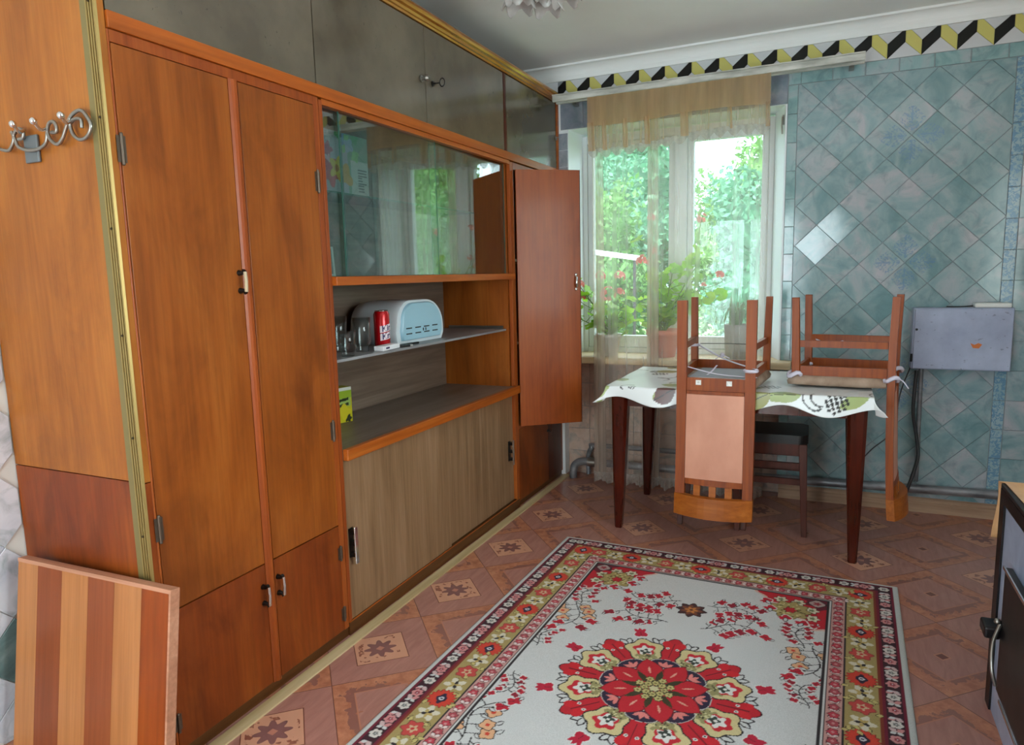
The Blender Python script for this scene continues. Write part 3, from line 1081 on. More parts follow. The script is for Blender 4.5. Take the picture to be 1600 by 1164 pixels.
bar_handle(d, 3.888, 0.37, 0.06, BLACKM, W_DARKRED)
B(-1.595, XF, 3.902, 4.128, 0.034, 0.447).build('door', W_DARKRED, cc, world=True, label='dark red lower door')

# overhead cupboards
for k, (a, b, lab) in enumerate(((1.176, 1.911, 'plain taupe overhead cupboard above the tall cabinet'), (1.915, 3.394, 'taupe overhead cupboard with knob and key, above the glass doors'),
                                 (3.398, 4.146, 'taupe overhead cupboard beside the window, reflecting garden green'))):
    t = thing('overhead_cupboard', lab, 'cupboard', (-1.85, (a + b) / 2, 1.947))
    m = MB().box(-2.12, -2.11, a, b, 1.947, 2.334).box(-2.11, -1.60, a, a + 0.014, 1.947, 2.334).box(-2.11, -1.60, b - 0.014, b, 1.947, 2.334)
    m.box(-2.11, -1.60, a + 0.014, b - 0.014, 1.947, 1.961).box(-2.11, -1.60, a + 0.014, b - 0.014, 2.32, 2.334)
    m.build('carcass', W_INNER, t, world=True)
    if k == 0:
        B(-1.598, XF - 0.002, a, b - 0.001, 1.948, 2.333).build('door', TAUPE, t, world=True)
    elif k == 1:
        d1 = B(-1.598, XF - 0.002, a, 2.6065, 1.948, 2.333).build('door', TAUPE, t, world=True, bevel=0.001)
        d2 = B(-1.598, XF - 0.002, 2.610, 3.366, 1.948, 2.333).build('door', TAUPE, t, world=True, bevel=0.001)
        B(-1.598, XF, 3.368, 3.394, 1.948, 2.333).build('stile', W_DARKRED, t, world=True)
        q = at(658, 123, 0, XF)
        kb = MB().cyl((XF, q.y, q.z), (XF + 0.004, q.y, q.z), 0.014, 12).cyl((XF + 0.004, q.y, q.z), (XF + 0.02, q.y, q.z), 0.006, 8).ball((XF + 0.026, q.y, q.z), 0.013, 10)
        kb.build('knob', STEEL, d1, world=True)
        q = at(676, 131, 0, XF)
        lk = MB().cyl((XF - 0.001, q.y, q.z), (XF + 0.005, q.y, q.z), 0.011, 12).build('lock', BLACKM, d2, world=True)
        ky = MB().cyl((XF + 0.005, q.y, q.z), (XF + 0.035, q.y, q.z), 0.0032, 8)
        ring = [(XF + 0.047 + 0.012 * math.cos(w * PI / 8), q.y, q.z + 0.017 * math.sin(w * PI / 8)) for w in range(16)]
        ky.tube(ring, 0.0026, 8, closed=True)
        ky.build('key', BLACKM, d2, world=True)
    else:
        d1 = B(-1.598, XF - 0.002, a, 4.117, 1.948, 2.333).build('door', TAUPE, t, world=True, bevel=0.001)
        MB().cyl((XF, 4.10, 2.13), (XF + 0.006, 4.10, 2.13), 0.009, 10).cyl((XF + 0.006, 4.10, 2.13), (XF + 0.02, 4.10, 2.13), 0.003, 8).cyl((XF, 4.10, 2.12), (XF + 0.01, 4.10, 2.12), 0.006, 8).build('lock', STEEL, d1, world=True)
        B(-1.598, XF + 0.004, 4.119, 4.146, 1.947, 2.334).build('stile', W_RAIL, t, world=True)
rl = B(-1.60, XF + 0.006, 1.174, 4.146, 1.906, 1.946).build('cupboard_rail', W_RAIL, None, bevel=0.002)
tag(rl, 'long knotty orange rail between the overhead cupboards and the cabinets', 'rail')
cm = MB().prism([(-1.60, 2.3355), (-1.572, 2.3355), (-1.568, 2.342), (-1.562, 2.344), (-1.556, 2.352), (-1.545, 2.356), (-1.538, 2.364), (-1.538, 2.374), (-1.545, 2.382), (-1.560, 2.388), (-1.60, 2.392)], 1, 1.155, 4.146)
tag(cm.build('cupboard_moulding', GOLD), 'glossy golden moulding along the top of the overhead cupboards', 'moulding')

# hooks on the end panel: flat bent wire with hook prongs and a mounting plate
hr = thing('coat_hook_rail', 'scrolled chrome coat hook rail on the cabinet end panel', 'coat hooks', (-1.9, 1.15, 1.7))
HP = 1.140
scroll = [(-60, 205), (-38, 222), (-16, 232), (0, 236), (14, 236), (21, 224), (22, 212), (18, 204), (8, 203), (3, 209), (0, 218)]
def hw(pts, y=HP):
    return [at(a, b, 1, y) for a, b in pts]
main = [(-70, 214), (-46, 205), (-30, 214), (-16, 228), (0, 233), (14, 235), (21, 222), (22, 210), (29, 201), (36, 205), (36, 215), (29, 218)]
s2 = [(18, 206), (23, 216), (28, 228), (36, 233), (48, 235), (62, 232), (72, 223), (74, 208), (76, 194), (83, 190), (88, 197), (88, 206), (80, 207)]
s3 = [(73, 202), (77, 215), (84, 223), (91, 225), (98, 216), (104, 198), (110, 183), (119, 174), (128, 173), (137, 184), (142, 195), (140, 207), (133, 216), (124, 218), (116, 212), (111, 202), (110, 193), (115, 187), (122, 185), (127, 188), (128, 200)]
for sc_ in (main, s2, s3):
    MB().tube(smooth_pts(hw(sc_), 5), 0.0045, 8).build('scroll', STEEL, hr, world=True)
for (a, b), (c, d) in (((20, 194), (38, 203)), ((52, 189), (72, 200)), ((95, 180), (110, 188))):
    p0 = at(a, b, 1, HP - 0.045)
    p1 = at(c, d, 1, HP)
    MB().tube(smooth_pts([p1, (p1 + p0) / 2 + Vector((0, 0, -0.012)), p0], 5), 0.004, 8).ball(p0, 0.009, 10).build('hook', CHROME, hr, world=True)
pl_ = at(50, 233, 1, 1.150)
B(pl_.x - 0.028, pl_.x + 0.028, 1.1465, 1.1548, pl_.z - 0.034, pl_.z + 0.034).build('mounting_plate', mat('grey_zinc_plate', (110, 116, 120), 0.4, 0.5), hr, world=True, bevel=0.003)

# striped board leaning on the end panel
bd = thing('striped_board', 'wooden board of alternating pale and red strips leaning on the cabinet end', 'board', (-1.765, 1.028, 0.0), (math.radians(-8.2), 0, math.radians(1.6)))
wds = (0.085, 0.10, 0.105, 0.10, 0.10, 0.095)
x = -sum(wds) / 2
for k, w in enumerate(wds):
    B(x, x + w - 0.0006, -0.0, 0.022, 0.004, 0.545).build('strip', W_REDD if k in (1, 3) else (W_PALE if k < 5 else W_OPEN), bd)
    x += w
B(-0.294, 0.294, -0.001, 0.026, 0.5455, 0.556).box(0.2935, 0.300, -0.001, 0.026, 0.004, 0.556).build('edge_band', W_EDGE, bd)

# ------------------------------------------------------------------ things in the cabinet
def font_mesh(txt, size, bold=0.0):
    cu = bpy.data.curves.new('txt', 'FONT')
    cu.body = txt
    cu.size = size
    cu.offset = bold
    cu.align_x = 'CENTER'
    cu.align_y = 'CENTER'
    o = bpy.data.objects.new('txt', cu)
    COL.objects.link(o)
    me = bpy.data.meshes.new_from_object(o.evaluated_get(bpy.context.evaluated_depsgraph_get()))
    bpy.data.objects.remove(o)
    bpy.data.curves.remove(cu)
    v = [tuple(p.co) for p in me.vertices]
    f = [tuple(p.vertices) for p in me.polygons]
    bpy.data.meshes.remove(me)
    return v, f


def tumbler(x, y, h, r, lab):
    t = thing('glass_tumbler', lab, 'glass', (x, y, 1.0185))
    o = [(0.001, 0), (r * 0.72, 0), (r * 0.74, 0.004), (r * 0.70, h * 0.12), (r * 0.98, h * 0.30), (r * 0.90, h * 0.62), (r, h), (r - 0.003, h), (r * 0.90 - 0.003, h * 0.62), (r * 0.98 - 0.004, h * 0.31), (r * 0.68 - 0.003, h * 0.16), (0.001, h * 0.14)]
    m = MB()
    n = 10
    m.lathe(o, (0, 0, 0), 20)
    m.build('bowl', DRINKGLASS, t)


tumbler(-1.70, 2.245, 0.135, 0.036, 'tall clear glass tumbler beside the red can')
tumbler(-1.79, 2.215, 0.142, 0.034, 'clear glass tumbler at the back of its group, behind the short one')
tumbler(-1.655, 2.095, 0.095, 0.033, 'short clear glass tumbler beside the cabinet stile')

RED = mat('red_can_paint', (190, 16, 26), 0.22, 0.35, coat=0.3)
CANX, CANY = -1.702, 2.385
cn = thing('drink_can', 'tall red drink can with white lettering on the niche shelf', 'can', (CANX, CANY, 1.0185))
cr = 0.033
MB().lathe([(0.001, 0.004), (0.024, 0.004), (0.026, 0), (0.028, 0.002), (cr, 0.012), (cr, 0.140), (0.028, 0.151), (0.0275, 0.152)], n=32).build('can_body', RED, cn)
MB().lathe([(0.0275, 0.1525), (0.029, 0.154), (0.028, 0.156), (0.026, 0.153), (0.001, 0.152)], n=32).build('can_lid', CHROME, cn)
NAVY = mat('navy_print', (40, 24, 84), 0.4)
WPRINT = mat('white_print', (226, 214, 222), 0.4)
face = math.atan2(-CANY, -CANX) + 0.62
def on_can(v, f, m, r, zc, name):
    b = MB()
    out = []
    for (x, y, z) in v:
        a = face + x / r
        out.append((r * math.cos(a), r * math.sin(a), zc + y + x * 0.18))
    b.add(out, f)
    return b.build(name, m, cn, recalc=False)
for k, (tx, zc) in enumerate((('Kir', 0.083), ('Kri', 0.051))):
    nx_ = 8
    v = [(-0.029 + 0.058 * i / nx_, y, 0) for i in range(nx_ + 1) for y in (-0.014, 0.014)]
    on_can(v, [(2 * i, 2 * i + 2, 2 * i + 3, 2 * i + 1) for i in range(nx_)], WPRINT, cr + 0.0004, zc, 'printed_patch')
    v, f = font_mesh(tx, 0.034, 0.001)
    on_can(v, f, NAVY, cr + 0.0009, zc, 'lettering')

PACK = mat('white_card', (226, 226, 230), 0.5)
pk = thing('white_packet', 'flat white packet lying before the red can', 'packet', (-1.645, 2.335, 1.0185), (0, 0, 0.12))
B(-0.022, 0.022, -0.07, 0.07, 0, 0.019).build('box', PACK, pk, bevel=0.002)
B(0.0221, 0.0226, -0.05, -0.02, 0.006, 0.013).build('print', NAVY, pk)
pn = MB().tube([(-1.66, 2.43, 1.0235), (-1.645, 2.57, 1.0235)], 0.0048, 8)
tag(pn.build('pen', BLACKM), 'black pen lying before the bread box', 'pen')
sc1 = thing('black_lighter', 'small black lighter with metal tip beside the white packet', 'lighter', (-1.632, 2.43, 1.0185), (0, 0, -0.5))
B(-0.011, 0.011, -0.03, 0.03, 0, 0.010).build('lighter_body', BLACKM, sc1, bevel=0.002)
B(-0.01, 0.01, 0.0301, 0.042, 0.001, 0.009).build('lighter_tip', STEEL, sc1)

# bread box: rounded white shell, light blue roll front with vent slots
BBW = mat('bread_box_shell', (206, 216, 222), 0.35)
BBB = mat('bread_box_front', (150, 190, 208), 0.3)
bb = thing('bread_box', 'white plastic bread box with light blue rounded front', 'bread box', (-1.83, 2.66, 1.0185))
def arch(w, h, n=10, rl=0.10, rr=0.15):
    """D-like outline in (y, z), flat foot, rounded shoulders"""
    p = [(-w / 2 + 0.012, 0.0), (w / 2 - 0.02, 0.0), (w / 2, 0.03)]
    p += [(w / 2 - rr + rr * math.cos(a), h - rr * 0.82 + rr * 0.82 * math.sin(a)) for a in [PI / 2 * k / n for k in range(n + 1)]]
    p += [(-w / 2 + rl + 0.015 - rl * math.cos(a), h - rl * 0.95 + rl * 0.95 * math.sin(a)) for a in [PI / 2 * (1 - k / n) for k in range(n + 1)]]
    p += [(-w / 2 + 0.004, 0.05)]
    return p
def loft(rings, m, name, parent, caps=True, bevel=0):
    b = MB()
    n = len(rings[0])
    b.add([p for r in rings for p in r], [(i * n + j, i * n + (j + 1) % n, (i + 1) * n + (j + 1) % n, (i + 1) * n + j) for i in range(len(rings) - 1) for j in range(n)], True)
    if caps:
        b.add(rings[0], [tuple(range(n))])
        b.add(rings[-1], [tuple(range(n))])
    return b.build(name, m, parent, bevel=bevel)
def ring(x, k, oy=0.0, oz=0.0):
    return [(x, p[0] * k + oy, p[1] * k + oz) for p in arch(0.40, 0.19)]
loft([ring(-0.13, 0.80), ring(-0.11, 0.93), ring(-0.05, 0.99), ring(0.10, 1.0), ring(0.137, 1.0), ring(0.143, 0.985, 0, 0.001)], BBW, 'shell', bb)
fr_ = loft([ring(0.1435, 0.86, 0.002, 0.016), ring(0.150, 0.855, 0.002, 0.016), ring(0.155, 0.82, 0.002, 0.019)], BBB, 'roll_front', bb)
for zz in (0.042, 0.066):
    for k in range(4):
        y0 = -0.135 + k * 0.072
        B(0.1545, 0.1562, y0, y0 + 0.045, zz, zz + 0.005).build('vent_slot', BLACKM, fr_)
for k in (0, 1):
    B(0.1545, 0.1565, 0.0 + k * 0.02, 0.006 + k * 0.02, 0.05, 0.063).build('catch', BLACKM, fr_)

# small yellow-green tea box on the worktop
tp = Paint(0.09, 0.15, 0.0025, (186, 178, 20))
tp.fill(tp.Y > 0.028, (140, 168, 36))
tp.fill(tp.Y > 0.062, (206, 210, 200))
tp.fill((np.abs(tp.Y - 0.012) < 0.018) & (np.abs(tp.X) < 0.04), (148, 176, 90))
for yy in (0.022, 0.0):
    tp.fill((np.abs(tp.Y - yy - tp.X * 0.1) < 0.006) & (np.abs(tp.X - 0.006) < 0.024), (28, 40, 12))
tp.blob(0.024, -0.06, 0.016, (40, 44, 16), 5, 0.2)
tp.blob(0.004, -0.03, 0.03, (200, 186, 30), 4, 0.2)
PRINT = print_mat('printed_card', 0.4)
tb = thing('tea_box', 'small yellow and green tea box on the worktop beside the stile', 'box', (-1.905, 2.33, 0.7005), (0, 0, -0.25))
B(-0.03, 0.03, -0.045, 0.045, 0, 0.15).build('carton', mat('yellow_card', (178, 172, 30), 0.5), tb, bevel=0.001)
pos = np.stack([np.full(tp.X.size, 0.0306), tp.X.ravel(), tp.Y.ravel() + 0.075], 1)
piece('printed_front', tp.mesh('printed_front', PRINT, pos), tb)
pos = np.stack([tp.X.ravel() * 0.66, np.full(tp.X.size, -0.0456), tp.Y.ravel() + 0.075], 1)
piece('printed_side', tp.mesh('printed_side', PRINT, pos), tb)

# printed flower gift bag behind the glass, small framed card below it
gp = Paint(0.39, 0.245, 0.003, (176, 172, 190))
gp.fill(gp.X > 0.06, (120, 160, 140))
gp.fill((gp.X > 0.08) & (gp.Y < 0.02), (196, 200, 200))
rr_ = random.Random(3)
for k in range(26):
    gp.blob(rr_.uniform(-0.19, -0.05), rr_.uniform(-0.12, 0.12), rr_.uniform(0.01, 0.03), rr_.choice([(206, 130, 160), (226, 170, 190), (196, 96, 130), (214, 200, 214)]), 5, 0.25, rr_.uniform(0, 6))
for k in range(10):
    gp.blob(rr_.uniform(0.0, 0.17), rr_.uniform(0.03, 0.12), rr_.uniform(0.015, 0.03), rr_.choice([(110, 150, 200), (90, 160, 110), (140, 196, 130), (160, 180, 214)]), 4, 0.2, rr_.uniform(0, 6))
gp.blob(-0.045, -0.045, 0.05, (196, 60, 84), 5, 0.25, 1)
gp.blob(-0.005, -0.025, 0.042, (220, 186, 60), 5, 0.3)
gp.blob(0.045, -0.05, 0.04, (204, 150, 44), 3, 0.3, 2)
gp.blob(-0.01, -0.025, 0.014, (186, 110, 30))
for k in range(9):
    gp.fill((np.abs(gp.Y + 0.105 - k * 0.011) < 0.003) & (gp.X > 0.125) & (gp.X < 0.15 + 0.035 * rr_.random()), (80, 80, 90))
pb = thing('flower_print_bag', 'glossy bag printed with pink and yellow flowers, behind the cabinet glass', 'gift bag', (-1.80, 2.285, 1.6475))
B(-0.06, -0.001, -0.195, 0.195, 0, 0.235).build('bag_body', PACK, pb)
pos = np.stack([np.full(gp.X.size, -0.0003), gp.X.ravel(), gp.Y.ravel() * 0.955 + 0.1175], 1)
piece('printed_front', gp.mesh('printed_front', PRINT, pos), pb)
cd_ = thing('framed_card', 'small white framed card standing behind the cabinet glass', 'picture frame', (-1.72, 2.07, 1.317), (0, -0.12, -0.5))
m = MB().box(-0.004, 0.004, -0.04, -0.032, 0, 0.11).box(-0.004, 0.004, 0.032, 0.04, 0, 0.11).box(-0.004, 0.004, -0.032, 0.032, 0, 0.008).box(-0.004, 0.004, -0.032, 0.032, 0.102, 0.11)
m.build('frame', WHITEP, cd_)
B(-0.003, 0.001, -0.032, 0.032, 0.008, 0.102).build('card', mat('grey_photo_card', (120, 116, 110), 0.4), cd_)

# ------------------------------------------------------------------ table, cloth, stools, chairs
TX0, TX1, TY0, TY1, TZ = -0.985, 0.165, 3.205, 3.925, 0.760
tb_ = thing('dining_table', 'dark mahogany dining table with tapered legs', 'table', ((TX0 + TX1) / 2, (TY0 + TY1) / 2, 0))
B(TX0, TX1, TY0, TY1, TZ - 0.022, TZ).build('table_top', W_TABLE, tb_, world=True, bevel=0.004)
m = MB().box(TX0 + 0.07, TX1 - 0.07, TY0 + 0.045, TY0 + 0.065, TZ - 0.10, TZ - 0.0225).box(TX0 + 0.07, TX1 - 0.07, TY1 - 0.065, TY1 - 0.045, TZ - 0.10, TZ - 0.0225)
m.box(TX0 + 0.045, TX0 + 0.065, TY0 + 0.07, TY1 - 0.07, TZ - 0.10, TZ - 0.0225).box(TX1 - 0.065, TX1 - 0.045, TY0 + 0.07, TY1 - 0.07, TZ - 0.10, TZ - 0.0225)
m.build('apron', W_TABLE, tb_, world=True)
for (lx, ly), (fx_, fy_) in (((TX0 + 0.055, TY0 + 0.06), (-0.968, 3.350)), ((TX1 - 0.055, TY0 + 0.06), (0.118, 3.298)), ((TX0 + 0.055, TY1 - 0.055), (-0.962, 3.93)), ((TX1 - 0.055, TY1 - 0.055), (0.125, 3.92))):
    a, b = 0.041, 0.0185
    z1 = TZ - 0.0228
    m = MB()
    def rg(x, y, w, z):
        c = w * 0.35
        return [(x - w, y - w + c, z), (x - w + c, y - w, z), (x + w - c, y - w, z), (x + w, y - w + c, z), (x + w, y + w - c, z), (x + w - c, y + w, z), (x - w + c, y + w, z), (x - w, y + w - c, z)]
    rings = [rg(fx_, fy_, b * 0.9, 0.0), rg(fx_, fy_, b, 0.006)]
    for t in (0.25, 0.5, 0.75, 0.9):
        rings.append(rg(fx_ + (lx - fx_) * t, fy_ + (ly - fy_) * t, b + (a - b) * t ** 0.8, t * z1))
    rings.append(rg(lx, ly, a, z1))
    n = 8
    m.add([p for r in rings for p in r], [(i * n + j, i * n + (j + 1) % n, (i + 1) * n + (j + 1) % n, (i + 1) * n + j) for i in range(len(rings) - 1) for j in range(n)])
    m.add(rings[0], [tuple(range(n))]).add(rings[-1], [tuple(range(n))])
    m.build('leg', W_TABLE, tb_, world=True)

# oilcloth: painted flat, then draped over the edges with a wavy hem
OV = 0.085
cw, ch = (TX1 - TX0) + 2 * OV, (TY1 - TY0) + 2 * OV
cp = Paint(cw, ch, 0.005, (226, 230, 232))
G1, G2, BK, BR = (158, 172, 112), (150, 150, 96), (26, 26, 26), (92, 50, 46)
rc = random.Random(11)
def grape(x, y, s=1.0, rot=0.0):
    for i in range(5):
        for j in range(5):
            if abs(i - 2) + abs(j - 2) < 4:
                dx, dy = (i - 2) * 0.019 * s, (j - 2) * 0.017 * s
                cp.blob(x + dx * math.cos(rot) - dy * math.sin(rot), y + dx * math.sin(rot) + dy * math.cos(rot), 0.0075 * s, BK)
def vine(x, y, s, a0, flip=1):
    pts = [(x + s * math.cos(a0 + flip * t * 2.6) * (1 - 0.4 * t), y + s * math.sin(a0 + flip * t * 2.6) * (1 - 0.4 * t)) for t in [k / 16 for k in range(17)]]
    cp.stroke(pts, 0.008, BK)
def leafp(x, y, s, a, col):
    cp.petal(x, y, s, s * 0.42, a, col)
    cp.stroke([(x, y), (x + s * math.cos(a), y + s * math.sin(a))], 0.004, BK)
hem = -ch / 2
for bx in (-0.62, -0.30, 0.02, 0.22, 0.50):
    cp.petal(bx - 0.05, hem + 0.035, 0.12, 0.035, 0.4, G1)
leafp(-0.34, hem + 0.03, 0.11, 0.5, BR)
leafp(0.16, hem + 0.07, 0.14, 0.1, G1)
leafp(0.06, hem + 0.02, 0.13, 0.5, G2)
vine(0.36, hem + 0.06, 0.06, 2.6)
vine(0.38, hem + 0.07, 0.05, 2.2)
vine(-0.47, hem + 0.08, 0.05, 1.2)
vine(-0.06, hem + 0.05, 0.06, 0.3, -1)
grape(0.44, hem + 0.055, 1.0, 0.3)
grape(-0.45, hem + 0.085, 0.4, 0.3)
grape(0.62, hem + 0.10, 0.5, 0.1)
for k in range(34):
    x, y = rc.uniform(-cw / 2, cw / 2), rc.uniform(-ch / 2 + 0.16, ch / 2)
    q = rc.random()
    if q < 0.4:
        leafp(x, y, rc.uniform(0.08, 0.14), rc.uniform(0, 6.28), rc.choice([G1, G2]))
    elif q < 0.65:
        grape(x, y, rc.uniform(0.7, 1.0), rc.uniform(0, 3))
    else:
        vine(x, y, rc.uniform(0.05, 0.09), rc.uniform(0, 6.28), rc.choice([-1, 1]))
X, Y = cp.X, cp.Y
hx, hy = (TX1 - TX0) / 2 + 0.004, (TY1 - TY0) / 2 + 0.004
ox, oy = np.maximum(np.abs(X) - hx, 0), np.maximum(np.abs(Y) - hy, 0)
fx2, fy2 = np.clip(ox / OV, 0, 1), np.clip(oy / OV, 0, 1)
# the hem falls in a shallow wave and swings out at the corners
hang_y = oy * (0.86 + 0.26 * np.sin(X * 17 + 0.9)) * (1 - 0.35 * fx2)
hang_x = ox * (0.86 + 0.26 * np.sin(Y * 15 + 2.2)) * (1 - 0.35 * fy2)
PX = np.sign(X) * (np.minimum(np.abs(X), hx) + ox * (0.10 + 0.55 * fy2))
PY = np.sign(Y) * (np.minimum(np.abs(Y), hy) + oy * (0.12 + 0.10 * np.sin(X * 17 + 0.9) + 0.55 * fx2))
PZ = TZ + 0.0025 - np.maximum(hang_x, hang_y) - 0.25 * np.minimum(hang_x, hang_y) + 0.0008 * np.sin(X * 30) * np.sin(Y * 24)
pos = np.stack([PX.ravel(), PY.ravel(), PZ.ravel()], 1)
CLOTH = print_mat('printed_oilcloth', 0.28)
cl = piece('tablecloth', cp.mesh('tablecloth', CLOTH, pos), None, ((TX0 + TX1) / 2, (TY0 + TY1) / 2, 0))
sd = cl.modifiers.new('thick', 'SOLIDIFY')
sd.thickness = 0.0012
sd.offset = 1
tag(cl, 'white oilcloth printed with green leaves and black grapes on the table', 'tablecloth')

# stools
BLACKL = mat('black_leatherette', (22, 20, 20), 0.45)
def make_stool(lab, loc, rz):
    t = thing('stool', lab, 'stool', loc, (0, 0, rz))
    s = 0.148
    MB().prism([(-s, -s + .03), (-s + .03, -s), (s - .03, -s), (s, -s + .03), (s, s - .03), (s - .03, s), (-s + .03, s), (-s, s - .03)], 2, 0.462, 0.505).build('seat', BLACKL, t, bevel=0.014, seg=3)
    m = MB()
    for a, b, c, d in ((-0.125, 0.125, -0.138, -0.120), (-0.125, 0.125, 0.120, 0.138), (-0.138, -0.120, -0.12, 0.12), (0.120, 0.138, -0.12, 0.12)):
        m.box(a, b, c, d, 0.405, 0.461)
    m.build('apron', W_STOOL, t)
    for sx in (-1, 1):
        for sy in (-1, 1):
            def sq(cx, cy, w, z):
                return [(cx - w, cy - w, z), (cx + w, cy - w, z), (cx + w, cy + w, z), (cx - w, cy + w, z)]
            MB().hexa(sq(sx * 0.142, sy * 0.142, 0.013, 0), sq(sx * 0.124, sy * 0.124, 0.019, 0.461)).build('leg', W_STOOL, t, bevel=0.003)
    for z0 in (0.335, 0.255):
        for c in (-0.130, 0.130):
            B(-0.125, 0.125, c - 0.009, c + 0.009, z0, z0 + 0.03).build('stretcher', W_STOOL, t)
            B(c - 0.009, c + 0.009, -0.125, 0.125, z0 - 0.035, z0 - 0.005).build('stretcher', W_STOOL, t)
    return t
make_stool('dark wooden stool with black seat, standing in view under the table', (-0.236, 3.68, 0), 0.03)
make_stool('dark wooden stool hidden behind the hanging salmon chair back', (-0.552, 3.655, 0), 0.06)

# chairs: built upright, turned over onto the table
SALMON = mat('salmon_leatherette', (206, 142, 116), 0.5)
setc(SALMON, ramp(noise(mapping(coords('Object'), (6, 6, 3)), 1, 5), [(0.3, (188, 124, 98)), (0.7, (212, 150, 124))]))
TAUPEC = mat('taupe_seat_cloth', (152, 126, 108), 0.8)
setc(TAUPEC, ramp(noise(coords('Object'), 14, 5), [(0.3, (128, 102, 84)), (0.7, (170, 146, 128))]))
GREYC = mat('grey_seat_underside', (150, 152, 158), 0.8)
RIBBON = mat('lilac_white_ribbon', (206, 200, 216), 0.7)
SH, DEP = 0.41, 0.20
def sq4(cx, cy, w, d, z):
    return [(cx - w, cy - d, z), (cx + w, cy - d, z), (cx + w, cy + d, z), (cx - w, cy + d, z)]
def make_chair(lab, loc, rot, first):
    t = thing('dining_chair', lab, 'chair', loc, rot)
    # upright frame: x across, +y to the back, z up
    for s in (-1, 1):
        m = MB()
        rings = [(0.0, 0.200), (0.20, 0.195), (SH, 0.195), (0.62, 0.200), (0.80, 0.208), (0.905, 0.214)]
        for (z0, y0), (z1, y1) in zip(rings[:-1], rings[1:]):
            m.hexa(sq4(s * 0.150, y0, 0.0215, 0.015, z0), sq4(s * 0.150, y1, 0.0215, 0.015, z1))
        m.build('rear_post', W_CHAIR, t, label='rear leg and back post in one')
        MB().hexa(sq4(s * 0.178, -0.200, 0.015, 0.015, 0), sq4(s * 0.172, -0.190, 0.017, 0.017, SH - 0.056)).build('front_leg', W_CHAIR, t, bevel=0.002)
        MB().hexa([(s * 0.168 - 0.010, -0.182, 0.195), (s * 0.168 + 0.010, -0.182, 0.195), (s * 0.168 + 0.010, -0.182, 0.225), (s * 0.168 - 0.010, -0.182, 0.225)],
                  [(s * 0.152 - 0.010, 0.178, 0.195), (s * 0.152 + 0.010, 0.178, 0.195), (s * 0.152 + 0.010, 0.178, 0.225), (s * 0.152 - 0.010, 0.178, 0.225)]).build('stretcher', W_CHAIR, t)
        MB().hexa([(s * 0.166 - 0.010, -0.172, SH - 0.098), (s * 0.166 + 0.010, -0.172, SH - 0.098), (s * 0.166 + 0.010, -0.172, SH - 0.056), (s * 0.166 - 0.010, -0.172, SH - 0.056)],
                  [(s * 0.150 - 0.010, 0.178, SH - 0.098), (s * 0.150 + 0.010, 0.178, SH - 0.098), (s * 0.150 + 0.010, 0.178, SH - 0.056), (s * 0.150 - 0.010, 0.178, SH - 0.056)]).build('seat_rail', W_CHAIR, t)
    B(-0.154, 0.154, -0.196, -0.180, SH - 0.098, SH - 0.056).build('seat_rail', W_CHAIR, t)
    B(-0.128, 0.128, 0.184, 0.200, SH - 0.06, SH - 0.001).build('seat_rail', W_CHAIR, t)
    # padded seat with a crown, cloth wrapped round it, grey lining below
    def seat(u, v):
        x, y = u * 2 - 1, v * 2 - 1
        w = 0.188 - 0.022 * v
        return (x * w, -0.222 + 0.398 * v, SH - 0.014 + 0.014 * (1 - x ** 4) * (1 - y ** 4))
    sg = MB().grid(seat, 12, 12)
    rim = [seat(k / 12, 0) for k in range(12)] + [seat(1, k / 12) for k in range(12)] + [seat(1 - k / 12, 1) for k in range(12)] + [seat(0, 1 - k / 12) for k in range(12)]
    n = len(rim)
    mid = [(p[0] * 1.02, p[1] * 1.015, SH - 0.030) for p in rim]
    lowr = [(p[0] * 0.95, p[1] * 0.96, SH - 0.0555) for p in rim]
    sg.add(rim + mid + lowr, [(q * n + i, q * n + (i + 1) % n, (q + 1) * n + (i + 1) % n, (q + 1) * n + i) for q in (0, 1) for i in range(n)], True)
    sg.add(lowr, [tuple(range(n))])
    sg.build('seat', TAUPEC, t, weld=True)
    B(-0.125, 0.125, -0.155, 0.16, SH - 0.0595, SH - 0.0558).build('seat_lining', GREYC, t)
    for x in (-0.075, 0.06):
        m = MB().box(x - 0.012, x + 0.012, 0.2002, 0.2024, SH - 0.05, SH - 0.028)
        pl = m.build('screw_plate', WHITEP, t)
        MB().cyl((x, 0.2024, SH - 0.039), (x, 0.2050, SH - 0.039), 0.005, 8).build('screw', STEEL, pl)
    # back: salmon panel between the posts, bowed lattice of four openings, wide bowed crest
    def bow(x, k=0.026):
        return k * (1 - (x / 0.15) ** 2)
    def slab(x0, x1, z0, z1, y0, th, k, m, name, nseg=8, parent=t):
        b = MB()
        def yy(z):
            return y0 + 0.028 * max(0, (z - SH) / 0.5) ** 1.5
        for i in range(nseg):
            xa, xb = x0 + (x1 - x0) * i / nseg, x0 + (x1 - x0) * (i + 1) / nseg
            b.hexa([(xa, yy(z0) + bow(xa, k) - th, z0), (xb, yy(z0) + bow(xb, k) - th, z0), (xb, yy(z0) + bow(xb, k) + th, z0), (xa, yy(z0) + bow(xa, k) + th, z0)],
                   [(xa, yy(z1) + bow(xa, k) - th, z1), (xb, yy(z1) + bow(xb, k) - th, z1), (xb, yy(z1) + bow(xb, k) + th, z1), (xa, yy(z1) + bow(xa, k) + th, z1)])
        return b.build(name, m, parent, weld=True)
    slab(-0.126, 0.126, SH, 0.425, 0.196, 0.006, 0.004, W_CHAIR, 'lower_back_rail')
    slab(-0.127, 0.127, 0.4255, 0.815, 0.195, 0.008, 0.007, SALMON, 'back_panel')
    slab(-0.127, 0.127, 0.8155, 0.842, 0.191, 0.008, 0.016, W_CHAIR, 'lattice_rail')
